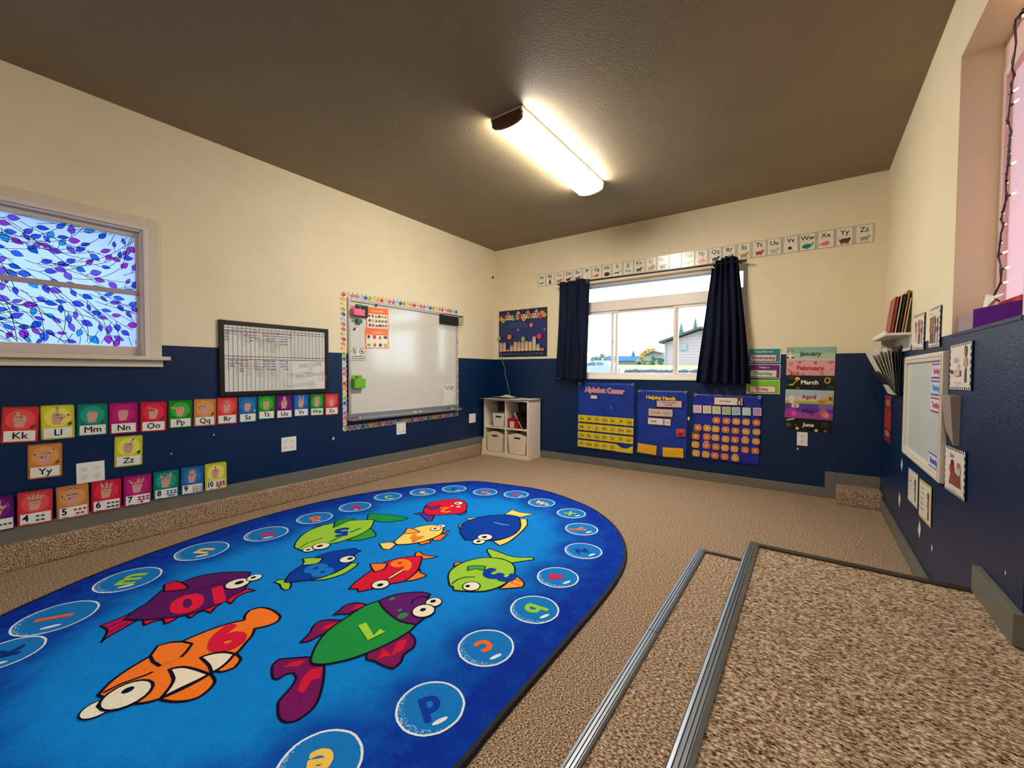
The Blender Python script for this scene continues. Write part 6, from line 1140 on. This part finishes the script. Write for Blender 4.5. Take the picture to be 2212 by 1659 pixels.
# little scraps of tape and chipped paint left on the navy walls
for wl, obn, pts in (('R', 'wall_right', [(1948, 1002, 5), (1943, 1078, 6), (1986, 1142, 8), (2013, 1183, 4), (2172, 1237, 4)]), ('L', 'wall_left', [(370, 980, 5), (462, 939, 5), (720, 947, 7)]), ('W', 'wall_back', [(1487, 904, 9), (1723, 969, 6), (1265, 826, 5), (1192, 976, 4)])):
    for u, v, r in pts:
        p = AX[wl][2](u, v, .0006); q = AX[wl][2](u+r/2, v, .0006); h = (p-q).length; a = Art(.6); a.z = 0; a.poly([(-h*.8, -h*.4), (h*.2, -h*1.1), (h*.8, h*.2), (0, h)], (214, 216, 214)); a.build('tape_scrap', wallmat(wl, p), bpy.data.objects[obn])
p = onW(1320, 878, .012); bm = bmesh.new(); tube(bm, [p, p+Vector((0, .002, -.012)), p+Vector((0, -.002, -.030))], .0014, 5); tag(mesh('thread', bm, M((220, 220, 220), .7)), 'short white thread hanging on the Alphabet Center chart', 'thread')

# ================================================================== OUTSIDE THE BACK WINDOW
zx = zm(1260, 700, 7.9)
def ex(x, y, X): return hit(*zx(x, y), 0, X)
prof = [(4.6, .45), (8, .62), (13, hit(1400, 807, 0, 13).z), (17, hit(1400, 805, 0, 17).z), (18, hit(1400, 800.5, 0, 18).z), (30, hit(1400, 789, 0, 30).z), (60, hit(1400, 788, 0, 60).z), (160, hit(1400, 786, 0, 160).z)]
GM = [noisy('pale_gravel', [(144, 144, 141), (166, 166, 163)], (2, 2, 2), .9), noisy('autumn_lawn', [(129, 137, 66), (152, 152, 87), (141, 144, 72)], (1.2, 1.2, 1.2), .9)]
bm = bmesh.new(); vv = [[bm.verts.new((x, y, z)) for y in (-60, 0, 30, 140)] for x, z in prof]
for i in range(len(prof)-1):
    for j in range(3): bm.faces.new((vv[i][j], vv[i+1][j], vv[i+1][j+1], vv[i][j+1])).material_index = 1 if i >= 4 else 0
o = mesh('ground', bm, GM); struct(o)
SID = bpy.data.materials.new('grey_lap_siding'); SID.use_nodes = True; q = SID.node_tree; wv = q.nodes.new('ShaderNodeTexWave'); wv.bands_direction = 'Z'; wv.wave_profile = 'SAW'; wv.inputs['Scale'].default_value = 1.6; co_ = q.nodes.new('ShaderNodeTexCoord'); cr2 = q.nodes.new('ShaderNodeValToRGB'); cr2.color_ramp.elements[0].color = lin((122, 108, 114)); cr2.color_ramp.elements[1].color = lin((160, 144, 148)); cr2.color_ramp.elements[1].position = .25
q.links.new(co_.outputs['Object'], wv.inputs[0]); q.links.new(wv.outputs[0], cr2.inputs[0]); q.links.new(cr2.outputs[0], q.nodes['Principled BSDF'].inputs['Base Color'])
def xprism(bm, pts, x0, x1):
    a_ = [bm.verts.new((x0, p.y, p.z)) for p in pts]; b_ = [bm.verts.new((x1, p.y, p.z)) for p in pts]; n = len(pts); bm.faces.new(a_); bm.faces.new(b_[::-1]); [bm.faces.new((a_[i], a_[(i+1) % n], b_[(i+1) % n], b_[i])) for i in range(n)]
def xpart(name, pts, x0, x1, mat, par, inv): bm = bmesh.new(); xprism(bm, pts, x0, x1); return mesh(name, bm, mat, par, inv)
def rectp(x0, y0, x1, y1, X): A_, B_ = ex(x0, y0, X), ex(x1, y1, X); return [Vector((X, A_.y, A_.z)), Vector((X, B_.y, A_.z)), Vector((X, B_.y, B_.z)), Vector((X, A_.y, B_.z))]
X = 30; t = empty('gabled_building', ex(1800, 700, X)); tag(t, 'grey lap-sided building with a gable roof seen through the right window light', 'building'); it = t.matrix_world.inverted()
xpart('wall', [ex(1405, 720, X), ex(1405, 318, X), ex(2025, 100, X), ex(2620, 300, X), ex(2620, 740, X)], X, X+14, SID, t, it)
for A_, B_ in (((1318, 335), (2025, 84)), ((2025, 84), (2700, 330))): a_, b_ = ex(*A_, X), ex(*B_, X); up_ = Vector((0, 0, .14)); xpart('roof', [a_, b_, b_+up_, a_+up_], X-.5, X+14.5, M((67, 70, 77), .7), t, it)
xpart('corner_board', rectp(1390, 316, 1412, 715, X-.04), X-.06, X, M((137, 137, 137), .6), t, it); xpart('window', rectp(1655, 335, 1772, 446, X-.06), X-.08, X, M((125, 135, 140), .3), t, it); xpart('floodlight', rectp(2016, 178, 2048, 206, X-.1), X-.2, X, M((140, 140, 142), .4), t, it)
X = 60; t = empty('house', ex(750, 700, X)); tag(t, 'low white house with a long blue roof seen through the middle window light', 'house'); it = t.matrix_world.inverted()
xpart('wall', [ex(400, 705, X), ex(400, 620, X), ex(1010, 620, X), ex(1010, 705, X)], X, X+8, M((135, 136, 140), .7), t, it); xpart('roof', [ex(380, 630, X-.5), ex(880, 628, X-.5), ex(940, 545, X-.5), ex(440, 545, X-.5)], X-.6, X+8, M((64, 106, 156), .5), t, it)
xpart('gable', [ex(878, 640, X-1), ex(1022, 640, X-1), ex(945, 552, X-1)], X-1.1, X-.6, M((131, 135, 140), .6), t, it); xpart('roof_edge', [ex(945, 545, X-1.3), ex(1030, 642, X-1.3), ex(1018, 648, X-1.3), ex(938, 556, X-1.3)], X-1.4, X-1, M((31, 53, 65), .6), t, it); xpart('porch_opening', rectp(930, 650, 970, 704, X-.2), X-.3, X, M((37, 53, 67), .6), t, it)
X = 45; t = empty('house', ex(1200, 700, X)); tag(t, 'cream gabled house with small dark windows behind green shrubs', 'house'); it = t.matrix_world.inverted()
xpart('wall', [ex(1040, 705, X), ex(1040, 524, X), ex(1190, 462, X), ex(1335, 492, X), ex(1480, 560, X), ex(1480, 705, X)], X, X+8, M((137, 136, 131), .7), t, it); xpart('roof', [ex(1020, 530, X-.3), ex(1190, 458, X-.3), ex(1190, 468, X-.3), ex(1026, 538, X-.3)], X-.5, X+8, M((119, 114, 107), .7), t, it); xpart('roof', [ex(1190, 456, X-.3), ex(1340, 488, X-.3), ex(1338, 500, X-.3), ex(1190, 468, X-.3)], X-.5, X+8, M((85, 91, 85), .7), t, it)
for x_ in (1236, 1268, 1282): xpart('window', rectp(x_-6, 580, x_+6, 612, X-.05), X-.08, X, M((28, 44, 55), .3), t, it)
def foliage(name, c, rad, n, sz, cols, label, cat, trunk=None, seed=1, group=None):
    rnd = random.Random(seed); bm = bmesh.new()
    for k in range(n):
        th_, ph_ = rnd.uniform(0, 2*math.pi), math.acos(rnd.uniform(-1, 1)); r_ = rnd.uniform(.55, 1)**.5
        p = Vector(c)+Vector((rad[0]*math.sin(ph_)*math.cos(th_), rad[1]*math.sin(ph_)*math.sin(th_), rad[2]*math.cos(ph_)))*r_; s_ = sz*rnd.uniform(.6, 1.3)
        r0 = bmesh.ops.create_icosphere(bm, subdivisions=1, radius=s_, matrix=Matrix.Translation(p) @ Matrix.Diagonal((1, 1, rnd.uniform(.5, 1), 1))); mi = rnd.randrange(len(cols))
        for v_ in r0['verts']:
            v_.co += Vector((rnd.uniform(-1, 1), rnd.uniform(-1, 1), rnd.uniform(-1, 1)))*s_*.3
            for f in v_.link_faces: f.material_index = mi
    t = empty(name, Vector((c[0], c[1], c[2]-rad[2]))); tag(t, label, cat, group); mesh('foliage', bm, [M(x, .9) for x in cols], t, t.matrix_world.inverted())
    if trunk: bm = bmesh.new(); tube(bm, [Vector((c[0], c[1], c[2]-rad[2]-trunk)), Vector((c[0], c[1], c[2]))], .15, 8); mesh('trunk', bm, M((61, 49, 37), .9), t, t.matrix_world.inverted())
c = ex(1150, 470, 56); foliage('autumn_tree', (56, c.y, c.z-.55), (1.5, 1.35, .95), 170, .17, [(164, 129, 60), (172, 144, 80), (152, 117, 57)], 'golden autumn tree rising behind the cream house', 'tree', 1.5, 2)
c = ex(97, 309, 37); foliage('autumn_tree', (70, c.y, c.z-.4), (1, .6, .7), 80, .14, [(167, 132, 87), (158, 122, 75)], 'small orange autumn tree at the left edge of the window', 'tree', 1.5, 3)
c = ex(1110, 668, 41); foliage('shrub', (41, c.y, c.z), (.6, .66, .34), 90, .09, [(70, 102, 66), (87, 117, 75)], 'low rounded green shrub in front of the cream house', 'shrub', None, 4, 'shrubs at the cream house')
c = ex(1192, 615, 43); foliage('shrub', (43, c.y, c.z), (.25, .17, .42), 80, .07, [(50, 87, 60), (66, 100, 70)], 'tall narrow green shrub in front of the cream house', 'shrub', None, 5, 'shrubs at the cream house')
c = ex(1322, 645, 41); foliage('shrub', (41, c.y, c.z), (.3, .26, .40), 70, .08, [(57, 93, 80), (72, 102, 87)], 'blue-green shrub beside the corner of the grey building', 'shrub', None, 6, 'shrubs at the cream house')
for k, (x_, y_, ry, rz) in enumerate(((190, 590, 1.2, 1.3), (250, 575, 1.3, 1.6), (325, 565, 1.2, 2.0), (395, 585, 1.2, 1.4), (440, 580, 1.3, 1.5))):
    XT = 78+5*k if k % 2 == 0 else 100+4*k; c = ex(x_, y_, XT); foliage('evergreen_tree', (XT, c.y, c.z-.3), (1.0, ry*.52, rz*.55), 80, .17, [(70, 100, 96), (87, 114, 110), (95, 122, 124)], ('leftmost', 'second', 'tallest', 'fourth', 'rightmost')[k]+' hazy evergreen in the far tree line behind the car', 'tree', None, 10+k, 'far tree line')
def conifer(x_, ytop, ybot, X, r, cols, label):
    A_, B_ = ex(x_, ytop, X), ex(x_, ybot, X); bm = bmesh.new(); n = 9; h = A_.z-B_.z
    for k in range(n):
        z_ = B_.z+h*k/n; rr_ = r*(1-k/n)*(1 if k % 2 else .8)+.06; bmesh.ops.create_cone(bm, segments=9, radius1=rr_, radius2=.02, depth=h/n*1.7, cap_ends=True, matrix=Matrix.Translation((X, A_.y, z_+h/n*.85)) @ RZ(k))
    t = empty('conifer', Vector((X, A_.y, B_.z))); tag(t, label, 'tree'); mesh('foliage', bm, M(cols, .9), t, t.matrix_world.inverted()); bm = bmesh.new(); tube(bm, [(X, A_.y, B_.z-3), (X, A_.y, A_.z-.5)], .12, 6); mesh('trunk', bm, M((61, 55, 49), .9), t, t.matrix_world.inverted())
conifer(855, 455, 640, 75, 1.1, (57, 96, 132), 'bluish conifer rising behind the long blue roof'); conifer(1672, -10, 260, 60, .7, (80, 110, 108), 'thin conifer above the left slope of the grey roof'); conifer(1915, -90, 180, 60, .6, (72, 101, 96), 'thin conifer above the grey roof near its peak')
# stone edging strip in front of the lawn
rnd = random.Random(5)
bm = bmesh.new()
for k in range(150):
    y_ = ex(760, 800, 17.2).y+(ex(2300, 800, 17.2).y-ex(760, 800, 17.2).y)*k/149+rnd.uniform(-.03, .03); r0 = bmesh.ops.create_icosphere(bm, subdivisions=1, radius=rnd.uniform(.07, .13), matrix=Matrix.Translation((17.3+rnd.uniform(-.3, .3), y_, hit(1400, 804, 0, 17.3).z+rnd.uniform(-.03, .03))))
o = mesh('stone_edging', bm, M((71, 76, 91), .9)); tag(o, 'strip of loose bluish stones along the front of the lawn', 'stones', kind='stuff')
# parked car
X = 15; A_, B_ = ex(-40, 840, X), ex(520, 840, X); cy = (A_.y+B_.y)/2; L_ = abs(A_.y-B_.y); zg = hit(1300, 812, 0, X).z-.35
t = empty('car', Vector((X, cy, zg))); tag(t, 'white parked car outside, seen through the left window light', 'car'); it = t.matrix_world.inverted()
def cp(x, y): p = ex(x, y, X); return p
bm = bmesh.new(); xprism(bm, [Vector((X, A_.y, zg+.12)), cp(-40, 720), cp(60, 712), cp(130, 665), cp(200, 635), cp(300, 624), cp(400, 628), cp(450, 650), cp(490, 700), cp(530, 720), Vector((X, B_.y, zg+.12))], X-.35, X+.6); mesh('body', bm, M((140, 141, 143), .25, 'white_car_paint', coat=.6), t, it)
bm = bmesh.new(); xprism(bm, [cp(95, 708), cp(150, 672), cp(230, 655), cp(270, 655), cp(270, 710)], X-.36, X-.34); mesh('side_window', bm, M((37, 85, 103), .1), t, it)
bm = bmesh.new(); xprism(bm, [cp(290, 705), cp(290, 655), cp(385, 658), cp(410, 690), cp(395, 705)], X-.36, X-.34); mesh('side_window', bm, M((67, 103, 116), .1), t, it)
for f_ in (.2, .8): bm = bmesh.new(); y_ = A_.y+(B_.y-A_.y)*f_; tube(bm, [(X-.36, y_, zg+.14), (X-.2, y_, zg+.14)], .14, 16); mesh('wheel', bm, M((13, 13, 14), .7), t, it)
